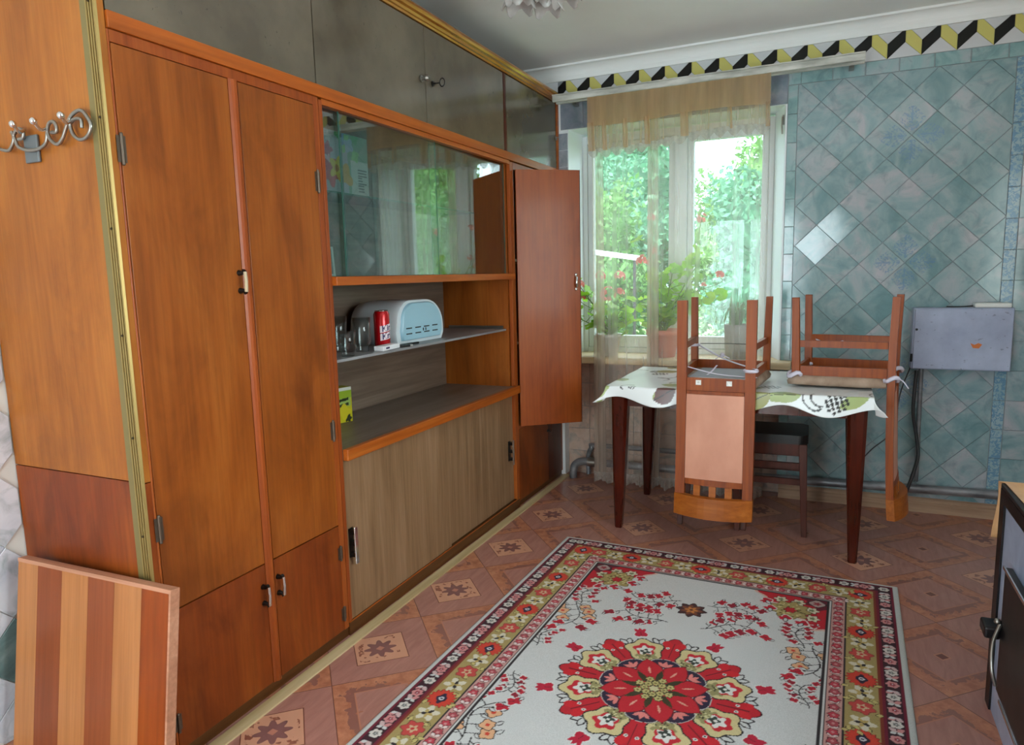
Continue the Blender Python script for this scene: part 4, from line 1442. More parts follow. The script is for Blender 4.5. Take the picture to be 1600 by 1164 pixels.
    for x0, x1 in ((-0.085, -0.055), (-0.015, 0.015), (0.055, 0.085)):
        slab(x0, x1, 0.8425, 0.8895, 0.190, 0.007, 0.020, W_CREST, 'lattice_post', 2)
    slab(-0.174, 0.174, 0.89, 0.985, 0.199, 0.016, 0.034, W_CREST, 'crest', 12)
    # ribbons that tie the cushion to the legs
    if first:
        rb = MB()
        P0, P1, P2, P3 = (0.176, 0.20, 0.338), (0.02, 0.06, 0.322), (-0.10, -0.06, 0.262), (-0.172, -0.205, 0.238)
        for a, b_, w in ((P0, (-0.16, 0.16, 0.30), 0.008), ((0.176, 0.22, 0.30), (-0.15, -0.18, 0.24), 0.009), ((-0.02, 0.05, 0.31), (-0.09, 0.13, 0.36), 0.006)):
            rb.tube(smooth_pts([a, (Vector(a) + Vector(b_)) / 2 + Vector((0, 0, 0.014)), b_], 6), w, 6, flat=0.25)
        rb.ball((0.0, 0.03, 0.262), 0.011, 8)
        rb.tube([(0.0, 0.03, 0.262), (0.035, 0.05, 0.275)], 0.005, 6, flat=0.3).tube([(0.0, 0.03, 0.262), (-0.035, 0.02, 0.285)], 0.005, 6, flat=0.3)
        rb.build('ribbon', RIBBON, t)
        MB().tube([(0.172, -0.2, 0.235), (0.0, -0.2, 0.232), (-0.172, -0.2, 0.235)], 0.002, 6).build('string', BLACKM, t)
        for x, y in ((-0.178, -0.197), (0.15, 0.195)):
            MB().tube([(x + 0.026 * math.cos(k * PI / 6), y + 0.026 * math.sin(k * PI / 6), 0.24 if x < 0 else 0.31) for k in range(12)], 0.008, 6, closed=True).build('ribbon_loop', RIBBON, t)
    else:
        for x, y, z in ((-0.176, -0.196, SH - 0.06), (0.176, -0.196, SH - 0.06), (0.15, 0.195, SH - 0.06), (-0.15, 0.195, SH - 0.055)):
            MB().tube([(x + 0.028 * math.cos(k * PI / 6), y + 0.026 * math.sin(k * PI / 6), z + 0.01 * math.sin(k)) for k in range(12)], 0.010, 6, closed=True).build('ribbon_loop', RIBBON, t)
        MB().tube(smooth_pts([(-0.15, 0.215, SH - 0.06), (-0.165, 0.24, SH - 0.05), (-0.17, 0.262, SH - 0.02)], 4), 0.005, 6, flat=0.3).build('ribbon_end', RIBBON, t)
        MB().tube(smooth_pts([(0.17, -0.18, 0.21), (0.14, -0.10, 0.236), (0.165, 0.0, 0.215)], 4), 0.004, 6).build('ribbon', RIBBON, t)
    return t
make_chair('upturned brown chair on the table, salmon back hanging over the front edge', (-0.462, 3.366, TZ + 0.005 + SH), (PI, 0, math.radians(-1.5)), True)
make_chair('upturned brown chair on the table, back hanging over the end by the electrical box', (0.066, 3.555, TZ + 0.005 + SH), (PI, 0, math.radians(83)), False)

# ------------------------------------------------------------------ curtain rail, curtains
cr_ = thing('curtain_rail', 'white double-track curtain rail above the window', 'curtain rail', (-0.7, 4.05, 2.34))
RAILM = mat('worn_white_rail', (196, 192, 180), 0.45)
setc(RAILM, ramp(noise(mapping(coords('World'), (6, 30, 30)), 1, 4), [(0.35, (160, 160, 150)), (0.65, (214, 212, 204))]))
B(-1.535, 0.098, 3.945, 3.965, 2.302, 2.335).build('track', RAILM, cr_, world=True, bevel=0.003)
B(-1.535, 0.098, 4.004, 4.024, 2.302, 2.335).build('track', RAILM, cr_, world=True, bevel=0.003)
B(-1.535, 0.098, 3.943, 4.088, 2.3352, 2.342).build('rail_board', RAILM, cr_, world=True)
for x in (-1.45, -0.65, 0.04):
    B(x - 0.012, x + 0.012, 4.088, 4.144, 2.305, 2.34).build('bracket', STEEL, cr_, world=True)

CX0, CX1 = -1.318, -0.335
def fold(x, amp):
    return amp * (math.sin(x * 46) + 0.6 * math.sin(x * 83 + 1.1) + 0.5 * math.sin(x * 19 + 0.4))
sc_t = thing('sheer_curtain', 'long sheer white curtain with lace hem hanging before the window', 'curtain', ((CX0 + CX1) / 2, 4.0, 0.0))
def cur(u, v, x0=CX0, x1=CX1, amp=0.006, zt=2.301, zb=0.085, wave=0.012):
    x = x0 + (x1 - x0) * u
    z = zb + (zt - zb) * v
    a = amp * (0.5 + 0.8 * (1 - v))
    return (x + 0.018 * (1 - v) * math.sin(u * 9), 4.014 + fold(x, a), z)
MB().grid(lambda u, v: cur(u, v), 220, 24).build('voile', SHEER, sc_t, world=True, recalc=False)
# gathered strips where the voile is doubled in narrow folds
for a, b in ((-1.312, -1.245), (-0.985, -0.925)):
    MB().grid(lambda u, v: (lambda p: (p[0], p[1] - 0.010 - 0.004 * math.sin(u * 20), p[2]))(cur(u, v, a, b, 0.004)), 40, 24).build('gathered_fold', SHEER2, sc_t, world=True, recalc=False)
def lace(u, v):
    p = cur(u, 0)
    ruf = 0.012 * (1 - v) * math.sin(u * 210) + 0.010 * math.sin(u * 64)
    zb = 0.012 + 0.02 * abs(math.sin(u * 33))
    return (p[0], p[1] + ruf - 0.006, zb + (0.088 - zb) * v)
MB().grid(lace, 320, 6).build('lace_hem', LACE, sc_t, world=True, recalc=False)

va = thing('valance', 'short tan organza valance with lace scallops over the top of the window', 'valance', ((CX0 + CX1) / 2, 3.957, 2.0))
def vcur(u, v, zb, zt, dy=0.0, amp=0.006):
    x = -1.322 + 0.99 * u
    z = zb + (zt - zb) * v
    return (x, 3.957 + dy + fold(x, amp * (0.5 + 0.6 * (1 - v))), z)
def hemz(u):
    return 2.042 - 0.016 * math.sin(u * 6) - 0.03 * (1 - u) ** 3
MB().grid(lambda u, v: vcur(u, v, hemz(u), 2.301), 200, 14).build('organza', VALANCE, va, world=True, recalc=False)
MB().grid(lambda u, v: vcur(u, v, 2.143 + 0.012 * u - 0.008 * math.sin(u * 7), 2.301, -0.010, 0.004), 200, 8).build('header', VALANCE2, va, world=True, recalc=False)
for uc, w in ((0.02, 0.022), (0.10, 0.012), (0.225, 0.014), (0.35, 0.016), (0.555, 0.022), (0.80, 0.006), (0.985, 0.012)):
    MB().grid(lambda u, v: (lambda p: (p[0] + 0.006 * (1 - v), p[1] - 0.012 - 0.004 * math.sin(u * 9), p[2]))(vcur(uc - w + 2 * w * u, v, hemz(uc) - 0.01, 2.16)), 10, 10).build('gather', VALANCE2, va, world=True, recalc=False)
def vlace(u, v):
    sc = abs(math.sin(u * PI * 14))
    zt = hemz(u) + 0.004
    zb = zt - 0.022 - 0.03 * sc
    p = vcur(u, 0, 2, 2.3, -0.003)
    return (p[0], p[1] + 0.004 * math.sin(u * 160), zb + (zt - zb) * v)
MB().grid(vlace, 280, 4).build('lace_scallop', LACE, va, world=True, recalc=False)

# ------------------------------------------------------------------ plants on the sill
SZ = 0.7955
def leaf_mesh(name, m, r=0.043, lobes=9):
    b = MB()
    n = 20
    v = [(0, 0, 0)]
    for k in range(n + 1):
        a = -PI + 0.28 + (2 * PI - 0.56) * k / n
        rr = r * (1 + 0.07 * math.cos(lobes * a)) * (1 - 0.12 * abs(math.sin(a / 2)))
        v.append((rr * math.cos(a), rr * math.sin(a), 0.16 * rr + 0.004 * math.cos(4 * a)))
    b.add(v, [(0, k, k + 1) for k in range(1, n + 1)], True)
    return b.mesh(name, m, recalc=False)
LEAFM = leaf_mesh('leaf', LEAF)
def flower_mesh(name, seed):
    rr = random.Random(seed)
    b = MB()
    for k in range(16):
        th, ph = rr.uniform(0, 2 * PI), math.acos(rr.uniform(-0.35, 1))
        d = Vector((math.sin(ph) * math.cos(th), math.sin(ph) * math.sin(th), math.cos(ph)))
        c = d * 0.028
        up = d.orthogonal().normalized()
        sd_ = d.cross(up)
        for j in range(5):
            a = j * 2 * PI / 5 + th
            e = (up * math.cos(a) + sd_ * math.sin(a))
            s_ = d.cross(e)
            b.add([c, c + e * 0.007 + s_ * 0.006 + d * 0.003, c + e * 0.014 + d * 0.004, c + e * 0.007 - s_ * 0.006 + d * 0.003], [(0, 1, 2, 3)])
    return b.mesh(name, PETAL, recalc=False)
FLOWM = [flower_mesh('flower_head', k) for k in range(3)]

def pot(t, r0, r1, h, m, rim=0.012, flare=True):
    pr = [(0.001, 0), (r0, 0), (r1, h * 0.8)]
    if flare:
        pr += [(r1 + 0.006, h * 0.8), (r1 + 0.009, h), (r1 + 0.002, h), (r1 - 0.004, h * 0.86)]
    else:
        pr += [(r1 + 0.002, h), (r1 - 0.004, h), (r1 - 0.006, h * 0.86)]
    MB().lathe(pr + [(r0 * 0.9, h * 0.84)], n=32).build('pot', m, t)
    MB().lathe([(r1 * 0.98, h * 0.85), (0.001, h * 0.87)], n=24).build('soil', SOIL, t)

def geranium(lab, loc, pr, leaves, stems, flowers, seed, spread, height, yr=(-0.07, 0.1), potm=None, solid=None):
    t = thing('potted_geranium', lab, 'plant', loc)
    pot(t, *pr, potm)
    rr = random.Random(seed)
    base = pr[2] * 0.86
    tops = []
    for k in range(stems):
        x, y, z = solid[k] if solid and k < len(solid) else (rr.uniform(-spread, spread), rr.uniform(*yr), base + rr.uniform(0.4, 1.0) * height)
        b0 = Vector((rr.uniform(-0.02, 0.02), rr.uniform(-0.02, 0.02), base))
        mid = Vector((x * 0.45, y * 0.4, base + (z - base) * 0.55))
        pts = smooth_pts([b0, mid, (x, y, z)], 5)
        MB().tube(pts, [0.005 - 0.003 * i / len(pts) for i in range(len(pts))], 6).build('stem', STEM, t)
        tops.append(pts)
    n = 0
    while n < leaves:
        pts = tops[n % len(tops)]
        f = 1.0 if n < len(tops) * 2 else rr.uniform(0.35, 1.0)
        q = pts[int(f * (len(pts) - 1))]
        off = Vector((rr.gauss(0, 0.032), rr.gauss(0, 0.028), rr.gauss(0.006, 0.02)))
        p = q + off
        p.y = max(min(p.y, yr[1] + 0.01), yr[0] - 0.0)
        az = math.atan2(off.y, off.x)
        sc = rr.uniform(0.7, 1.25)
        piece('leaf', LEAFM, t, p, (rr.uniform(0.1, 1.1) * rr.choice((1, 1, -0.5)), rr.uniform(-0.5, 0.5), az), (sc, sc, sc))
        MB().tube([tuple(q), tuple((q + p) / 2 + Vector((0, 0, 0.004))), tuple(p)], 0.0016, 5).build('leaf_stalk', STEM, t)
        n += 1
    for k, (x, y, z, s_) in enumerate(flowers):
        MB().tube(smooth_pts([tops[k % len(tops)][-3], (x * 0.95, y, z - 0.05), (x, y, z)], 4), 0.002, 5).build('flower_stalk', STEM, t)
        piece('flower_head', FLOWM[k % 3], t, (x, y, z), (rr.uniform(-0.4, 0.4), rr.uniform(-0.4, 0.4), rr.uniform(0, 6)), (s_, s_, s_))
    return t

TERRA = mat('terracotta_pot', (206, 120, 96), 0.7)
POTW = mat('pale_grey_pot', (206, 200, 196), 0.5)
POTG = mat('grey_ribbed_pot', (176, 172, 166), 0.6)
PY = 4.165
def rel(px, py, loc, s=1.0, y=None):
    p = at(px, py, 1, y if y else PY)
    return (p.x - loc[0], p.y - loc[1], p.z - loc[2], s)
l1 = (-1.268, PY + 0.005, SZ)
geranium('pink geranium in a pale pot on the sill beside the open cabinet door', l1, (0.055, 0.075, 0.135), 60, 9,
         [rel(938, 432, l1, 1.0), rel(968, 432, l1, 1.1), rel(950, 460, l1, 1.5), rel(968, 458, l1, 1.0), rel(906, 445, l1, 0.9), rel(910, 463, l1, 0.9)], 5, 0.14, 0.24, (-0.10, 0.12), POTW,
         [rel(a, b, l1)[:3] for a, b in ((908, 450), (906, 498), (922, 488), (975, 475), (960, 495), (985, 500), (945, 480))])
l2 = (-0.925, PY + 0.005, SZ)
geranium('tall coral geranium in a terracotta pot behind the sheer curtain', l2, (0.068, 0.096, 0.165), 96, 12,
         [rel(1018, 341, l2, 0.8), rel(1097, 341, l2, 0.9), rel(1004, 408, l2, 1.2), rel(1124, 431, l2, 0.9), rel(1022, 392, l2, 0.6), rel(1100, 445, l2, 0.5)], 8, 0.16, 0.36, (-0.10, 0.12), TERRA,
         [rel(a, b, l2)[:3] for a, b in ((1012, 382), (1095, 405), (1022, 440), (1000, 470), (1050, 430), (1085, 435), (1104, 465), (1015, 490), (1060, 470), (1075, 480))])
sp = thing('potted_spider_plant', 'spider plant with arching strap leaves in a tall grey pot on the sill', 'plant', (-0.50, PY, SZ))
pot(sp, 0.062, 0.070, 0.20, POTG, flare=False)
rr = random.Random(4)
for k in range(22):
    a = k * 2.399
    ln = rr.uniform(0.12, 0.19)
    up = rr.uniform(0.05, 0.14)
    if k == 0:
        pts = [Vector((-0.03, 0, 0.18)), Vector((-0.032, 0, 0.27)), Vector((-0.036, 0, 0.37))]
        w0 = 0.014
    else:
        dx, dy = math.cos(a), math.sin(a) * 0.42
        pts = [Vector((0.012 * dx, 0.012 * dy, 0.175)), Vector((dx * ln * 0.35, dy * ln * 0.35, 0.19 + up)), Vector((dx * ln * 0.75, dy * ln * 0.75, 0.19 + up * 0.75)), Vector((dx * ln, dy * ln, 0.16 + up * 0.3))]
        w0 = rr.uniform(0.004, 0.007)
    pts = smooth_pts(pts, 5)
    b = MB()
    v = []
    for i, p in enumerate(pts):
        t_ = i / (len(pts) - 1)
        tang = (pts[min(i + 1, len(pts) - 1)] - pts[max(i - 1, 0)]).normalized()
        sd_ = tang.cross(Vector((0, 0, 1)) if abs(tang.z) < 0.95 else Vector((0, 1, 0))).normalized()
        w = w0 * (1 - t_ ** 2) + 0.0006
        v += [p - sd_ * w, p + Vector((0, 0, -0.25 * w)), p + sd_ * w]
    n = len(pts)
    b.add(v, [(3 * i + j, 3 * i + j + 1, 3 * i + j + 4, 3 * i + j + 3) for i in range(n - 1) for j in (0, 1)], True)
    b.build('leaf', STRAP, sp, recalc=False)

# ------------------------------------------------------------------ electrical box, router, pipes and cables on the wall
BOXM = mat('grey_lilac_box_paint', (142, 148, 170), 0.4)
_n = noise(coords('Object'), 7, 6)
_m = noise(mapping(coords('Object'), (30, 30, 60)), 1, 4)
setc(BOXM, mixc(band(_m, 0.66, 1.0) * 0.5, ramp(_n, [(0.3, (146, 152, 178)), (0.7, (174, 182, 206))]), (82, 78, 84)))
eb_ = thing('electrical_box', 'grey lilac metal electrical box hung on the teal tiles', 'electrical box', (0.585, 4.14, 0.78))
B(0.372, 0.795, 4.045, 4.1425, 0.782, 1.092).build('case', BOXM, eb_, world=True, bevel=0.003)
lid = B(0.378, 0.792, 4.036, 4.0445, 0.786, 1.088).build('door', BOXM, eb_, world=True, bevel=0.003)
q = at(1524, 540, 1, 4.036)
MB().prism([(q.x - 0.022, q.z + 0.012), (q.x - 0.01, q.z - 0.012), (q.x + 0.015, q.z - 0.014), (q.x + 0.028, q.z + 0.006), (q.x + 0.012, q.z + 0.013), (q.x - 0.004, q.z + 0.004)], 1, 4.0345, 4.0358).build('sticker_scrap', mat('orange_sticker', (206, 112, 50), 0.6), lid, world=True)
MB().cyl((0.388, 4.0355, 0.985), (0.388, 4.028, 0.985), 0.006, 8).build('catch', BLACKM, lid, world=True)
MB().cyl((0.371, 4.04, 0.82), (0.371, 4.04, 0.86), 0.005, 8).build('hinge', BLACKM, eb_, world=True)
rt = thing('router_box', 'small flat white plastic router lying on the electrical box', 'router', (0.71, 4.09, 1.0925))
B(0.632, 0.785, 4.05, 4.135, 1.0925, 1.116).build('case', WHITEP, rt, world=True, bevel=0.007)
MB().tube(smooth_pts([(0.631, 4.10, 1.10), (0.58, 4.10, 1.096), (0.52, 4.11, 1.096)], 4), 0.003, 6).build('lead', BLACKM, rt, world=True)
PIPEM = mat('grey_painted_pipe', (120, 120, 124), 0.35, 0.35)
setc(PIPEM, ramp(noise(mapping(coords('World'), (8, 20, 20)), 1, 4), [(0.3, (92, 92, 98)), (0.7, (146, 146, 150))]))
cd2 = MB().cyl((0.434, 4.1295, 0.170), (0.428, 4.1295, 0.781), 0.0105, 12)
tag(cd2.build('conduit_pipe', PIPEM), 'thin grey upright conduit below the electrical box', 'pipe')
hp = thing('heating_pipe', 'thick grey heating pipe running low along the tiled wall', 'pipe', (0, 4.10, 0.13))
MB().tube(smooth_pts([(1.24, 4.10, 0.146), (0.6, 4.10, 0.140), (0.0, 4.10, 0.126), (-0.6, 4.10, 0.118), (-1.36, 4.10, 0.114)], 4), 0.0235, 16).build('run', PIPEM, hp, world=True)
MB().tube(smooth_pts([(-1.36, 4.10, 0.114), (-1.43, 4.10, 0.112), (-1.475, 4.10, 0.085), (-1.488, 4.10, 0.03), (-1.488, 4.10, 0.001)], 5), 0.0245, 16).build('elbow', PIPEM, hp, world=True)
MB().cyl((-1.385, 4.10, 0.114), (-1.335, 4.10, 0.114), 0.029, 16).build('coupling', STEEL, hp, world=True)
MB().tube(smooth_pts([(-1.40, 4.15, 0.02), (-1.40, 4.15, 0.14), (-1.375, 4.15, 0.195), (-1.32, 4.15, 0.212), (-0.6, 4.15, 0.215)], 5), 0.016, 12).build('branch', PIPEM, hp, world=True)
BLACKC = mat('black_cable', (40, 40, 44), 0.45)
def cable(pts, r, lab, y=4.102):
    p = [at(a, b, 1, y - 0.0 + c) for a, b, c in pts]
    return tag(MB().tube(smooth_pts(p, 6), r, 8).build('cable', BLACKC), lab, 'cable')
hc = cable([(1432, 579, 0), (1428, 620, 0), (1427, 650, 0), (1433, 690, 0), (1434, 715, -0.02), (1425, 745, -0.075), (1413, 775, -0.082), (1408, 788, -0.08)], 0.0085, 'thick black cable hanging from the electrical box to the floor')
cable([(1424, 570, 0), (1408, 610, 0.006), (1400, 650, 0.006), (1396, 668, 0.006), (1384, 685, 0.006), (1362, 702, 0.006), (1345, 722, 0.006), (1341, 745, 0.006)], 0.003, 'thin dark wire sagging from the box behind the chair')

# ------------------------------------------------------------------ stove at the right
IRON = mat('black_iron', (26, 24, 26), 0.4, 0.5)
setc(IRON, ramp(noise(coords('Object'), 12, 5), [(0.3, (18, 16, 18)), (0.7, (44, 40, 42))]))
STILE_M = mat('pale_blue_stove_enamel', (164, 178, 206), 0.28)
setc(STILE_M, ramp(noise(coords('Object'), 8, 5, 0.6, 0.8), [(0.3, (140, 156, 186)), (0.7, (178, 190, 214))]))
SX, SY0, SY1, SZT = 0.46, 1.25, 2.345, 0.678
sv = thing('brick_stove', 'pale blue stove with black iron edges and fire door', 'stove', (0.86, 1.8, 0))
B(SX + 0.006, 1.245, SY0, SY1 - 0.006, 0, SZT - 0.014).build('stove_body', STILE_M, sv, world=True)
B(SX, 1.25, SY0, SY1, SZT - 0.0138, SZT).build('cooking_plate', IRON, sv, world=True, bevel=0.003)
m = MB().box(SX, SX + 0.0055, SY1 - 0.052, SY1, 0, SZT - 0.014).box(SX, SX + 0.05, SY1 - 0.0055, SY1, 0, SZT - 0.014)
m.build('corner_angle', IRON, sv, world=True)
B(SX, SX + 0.0055, SY0, SY1 - 0.053, SZT - 0.05, SZT - 0.014).build('edge_angle', IRON, sv, world=True)
fd = B(SX - 0.012, SX + 0.0055, 1.80, 2.168, 0.135, 0.492).build('fire_door', IRON, sv, world=True, bevel=0.003)
B(SX - 0.016, SX - 0.0125, 1.80, 2.172, 0.486, 0.495).build('door_rim', CHROME, fd, world=True)
B(SX - 0.016, SX - 0.0125, 1.80, 2.115, 0.128, 0.136).build('door_rim', CHROME, fd, world=True)
B(SX - 0.05, SX - 0.012, 2.155, 2.225, 0.285, 0.318).build('latch', IRON, fd, world=True, bevel=0.006)
MB().tube(smooth_pts([(SX - 0.016, 2.155, 0.33), (SX - 0.036, 2.12, 0.29), (SX - 0.04, 2.09, 0.235), (SX - 0.03, 2.085, 0.19)], 5), 0.005, 8).ball((SX - 0.02, 2.165, 0.335), 0.009, 10).build('door_handle', STEEL, fd, world=True)
CARD = mat('tan_oilcloth_sheet', (196, 150, 104), 0.5)
setc(CARD, ramp(noise(coords('World'), 6, 5), [(0.3, (178, 130, 84)), (0.7, (210, 166, 122))]))
def sheetf(u, v):
    # lies on the plate, runs over the far edge and hangs down
    x = SX - 0.006 + 0.72 * v
    s = u * 1.02
    flat_ = 0.80
    if s < flat_:
        return (x + 0.02 * math.sin(s * 3) * (1 - v), SY1 - 0.02 - flat_ + s + 0.02, SZT + 0.0025 + 0.002 * math.sin(s * 9 + v * 7) ** 2)
    q = s - flat_
    a = min(q / 0.03, PI / 2)
    return (x + 0.006 * math.sin(q * 20), SY1 + 0.004 + 0.02 * math.sin(a) + 0.004 * math.sin(q * 15), SZT + 0.003 - 0.02 * (1 - math.cos(a)) - max(0, q - 0.047) * 0.9)
so = MB().grid(sheetf, 80, 12).build('stove_sheet', CARD, None, recalc=False)
sm_ = so.modifiers.new('thick', 'SOLIDIFY')
sm_.thickness = 0.002
sm_.offset = 1
tag(so, 'tan sheet covering the stove top and hanging over its far edge', 'sheet')

# ------------------------------------------------------------------ ceiling lamp
LAMPG = mat('frosted_lamp_glass', (176, 172, 168), 0.35)
lp = thing('ceiling_lamp', 'ceiling lamp with petal shaped frosted glass shades', 'lamp', (-1.085, 2.66, ZC))
MB().lathe([(0.001, -0.05), (0.03, -0.048), (0.055, -0.02), (0.06, 0.0)], n=24).build('canopy', STEEL, lp)
MB().cyl((0, 0, -0.05), (0, 0, -0.10), 0.008, 10).build('stem', STEEL, lp)
for k in range(5):
    a = k * 2 * PI / 5 + 0.35
    dv = Vector((math.cos(a), math.sin(a), 0))
    ar = MB().tube(smooth_pts([(0, 0, -0.095), tuple(dv * 0.06 + Vector((0, 0, -0.085))), tuple(dv * 0.10 + Vector((0, 0, -0.10)))], 5), 0.006, 8).build('arm', STEEL, lp)
    n = 28
    rings = []
    for r0, z in ((0.012, -0.10), (0.035, -0.115), (0.052, -0.145), (0.062, -0.185)):
        w = max(0, (-z - 0.115) / 0.07)
        rings.append([(dv.x * 0.10 + r0 * (1 + 0.12 * w * math.cos(5 * j * 2 * PI / n)) * math.cos(j * 2 * PI / n), dv.y * 0.10 + r0 * (1 + 0.12 * w * math.cos(5 * j * 2 * PI / n)) * math.sin(j * 2 * PI / n), z - 0.018 * w * math.cos(5 * j * 2 * PI / n)) for j in range(n)])
    b = MB()
    b.add([p for r in rings for p in r], [(i * n + j, i * n + (j + 1) % n, (i + 1) * n + (j + 1) % n, (i + 1) * n + j) for i in range(3) for j in range(n)], True)
    o = b.build('shade', LAMPG, ar, recalc=False)
    o.modifiers.new('thick', 'SOLIDIFY').thickness = 0.003

# ------------------------------------------------------------------ rug
RW, RL = 1.446, 2.18
rp_ = Paint(RW, RL, 0.003, (204, 204, 204))
X, Y = rp_.X, rp_.Y
CREAM, RED_, MAR, OLV, DK, PNK, YEL, PEA, NVY = (204, 204, 204), (188, 28, 42), (112, 20, 44), (166, 146, 92), (40, 32, 36), (206, 138, 138), (208, 192, 142), (222, 160, 124), (44, 30, 56)
rg = random.Random(21)
WHT = (222, 220, 216)
def tulip(x, y, a, s=1.0, col=RED_):
    rp_.blob(x, y, 0.0175 * s, col, 3, 0.22, 0.0, sx=1.15, sy=0.95, rot=a, line=WHT, lw=0.004)
    for j in (-0.55, 0.0, 0.55):
        rp_.petal(x, y, 0.030 * s, 0.007 * s, a + j, col)
    rp_.stroke([(x - math.cos(a) * 0.012 * s, y - math.sin(a) * 0.012 * s), (x + math.cos(a) * 0.006 * s, y + math.sin(a) * 0.006 * s)], 0.003, (110, 22, 36))
def leaf_o(x, y, a, s=1.0, col=None):
    rp_.petal(x, y, 0.032 * s, 0.009 * s, a, DK)
    rp_.petal(x + math.cos(a) * 0.003, y + math.sin(a) * 0.003, 0.026 * s, 0.0055 * s, a, col or CREAM)
def spray(x, y, a, s=1.0, kind=0, seed=0):
    """branch of small flowers with outlined leaves"""
    q = random.Random(seed)
    ln = 0.19 * s
    pts = [(x + math.cos(a + 0.35 * math.sin(3 * t)) * ln * t, y + math.sin(a + 0.35 * math.sin(3 * t)) * ln * t) for t in [k / 10 for k in range(11)]]
    rp_.stroke(pts, 0.004, DK)
    for k in range(1, 11):
        px_, py_ = pts[k]
        sd_ = 1 if k % 2 else -1
        aa = a + sd_ * (0.85 + 0.35 * q.random())
        d_ = (0.046 + 0.024 * q.random()) * s
        fx_, fy_ = px_ + math.cos(aa) * d_, py_ + math.sin(aa) * d_
        rp_.stroke([(px_, py_), (fx_, fy_)], 0.0032, DK)
        leaf_o(px_ + math.cos(aa) * d_ * 0.45, py_ + math.sin(aa) * d_ * 0.45, aa + 0.9 * sd_, s * 0.9)
        if kind == 1 and k < 7:
            rp_.blob(fx_, fy_, 0.021 * s, (222, 170, 130), 4, 0.15, k, line=DK, lw=0.0032)
            rp_.blob(fx_, fy_, 0.007 * s, (206, 66, 46))
            leaf_o(fx_ + math.cos(aa) * 0.02 * s, fy_ + math.sin(aa) * 0.02 * s, aa - 0.6 * sd_, s)
        else:
            tulip(fx_, fy_, aa, 0.92 * s, (186, 28, 50) if k % 3 else (150, 26, 48))
            leaf_o(fx_ + math.cos(aa) * 0.018 * s, fy_ + math.sin(aa) * 0.018 * s, aa + 0.8, s * 0.75)
cxs, cys = RW / 2 - 0.254, RL / 2 - 0.254
for sx_ in (-1, 1):
    for sy_ in (-1, 1):
        # corner spandrels
        def Q(u, v):
            return sx_ * (cxs - u), sy_ * (cys - v)
        dx, dy = cxs - X * sx_, cys - Y * sy_
        ins = (dx >= 0) & (dy >= 0)
        th = np.arctan2(dy, dx)
        r = np.hypot(dx, dy)
        lim = 0.20 + 0.045 * np.cos(th * 4) + 0.012 * np.cos(th * 18)
        rp_.fill(ins & (r < lim + 0.014), (216, 178, 164))
        rp_.fill(ins & (r < lim), RED_)
        rp_.fill(ins & (r < 0.085 + 0.01 * np.cos(th * 10)), (104, 22, 40))
        for u, v in ((0.045, 0.165), (0.165, 0.045), (0.05, 0.10), (0.10, 0.05)):
            x, y = Q(u, v)
            rp_.blob(x, y, 0.022, (214, 206, 180), 6, 0.2, line=(96, 16, 30), lw=0.004)
            rp_.blob(x, y, 0.010, (120, 130, 96), 5, 0.2)
        x, y = Q(0.125, 0.125)
        rp_.blob(x, y, 0.066, OLV, 9, 0.12, line=(90, 76, 40), lw=0.004)
        for j in range(90):
            a = rg.uniform(0, 6.28)
            q = rg.uniform(0, 0.058)
            rp_.blob(x + math.cos(a) * q, y + math.sin(a) * q, 0.0042, (96, 82, 40) if j % 2 else (208, 194, 136))
        rp_.blob(x, y, 0.019, RED_, 6, 0.2, line=(96, 30, 30), lw=0.003)
        x, y = Q(0.034, 0.034)
        rp_.blob(x, y, 0.027, (176, 150, 146), 4, 0.1, line=DK)
        rp_.blob(x, y, 0.012, (150, 50, 60), 5, 0.3)
        for u, v, da in ((0.215, 0.075, 0.4), (0.075, 0.215, -0.4), (0.195, 0.135, 0), (0.135, 0.195, 0)):
            x, y = Q(u, v)
            tulip(x, y, math.atan2(-sy_, -sx_) + da * sx_ * sy_, 1.0, (190, 26, 50))
            leaf_o(x, y, math.atan2(-sy_, -sx_) + da * sx_ * sy_ + 0.8, 1.1)
        # sprays of the field
        spray(sx_ * 0.435, sy_ * 0.47, math.atan2(-sy_ * 1.0, -sx_ * 0.10), 1.05, 1, 100)
        spray(sx_ * 0.41, sy_ * 0.44, math.atan2(sy_ * 1.0, -sx_ * 0.05), 0.75, 0, 101)
        spray(sx_ * 0.06, sy_ * 0.43, math.atan2(sy_ * 0.35, sx_ * 1.0), 1.0, 0, 102)
        spray(sx_ * 0.05, sy_ * 0.62, math.atan2(-sy_ * 0.15, sx_ * 1.0), 0.95, 0, 103)
        spray(sx_ * 0.445, sy_ * 0.09, math.atan2(sy_ * 1.0, -sx_ * 0.12), 0.62, 0, 104)
for sy_ in (-1, 1):
    for j in range(8):
        leaf_o(0, sy_ * 0.56, j * PI / 4, 1.9)
    rp_.blob(0, sy_ * 0.56, 0.047, (70, 38, 40), 8, 0.18, line=DK, lw=0.004)
    rp_.blob(0, sy_ * 0.56, 0.034, (120, 66, 44), 7, 0.25)
    rp_.blob(0, sy_ * 0.56, 0.020, (196, 124, 60), 6, 0.35)
    rp_.blob(0, sy_ * 0.56, 0.007, (80, 40, 30))
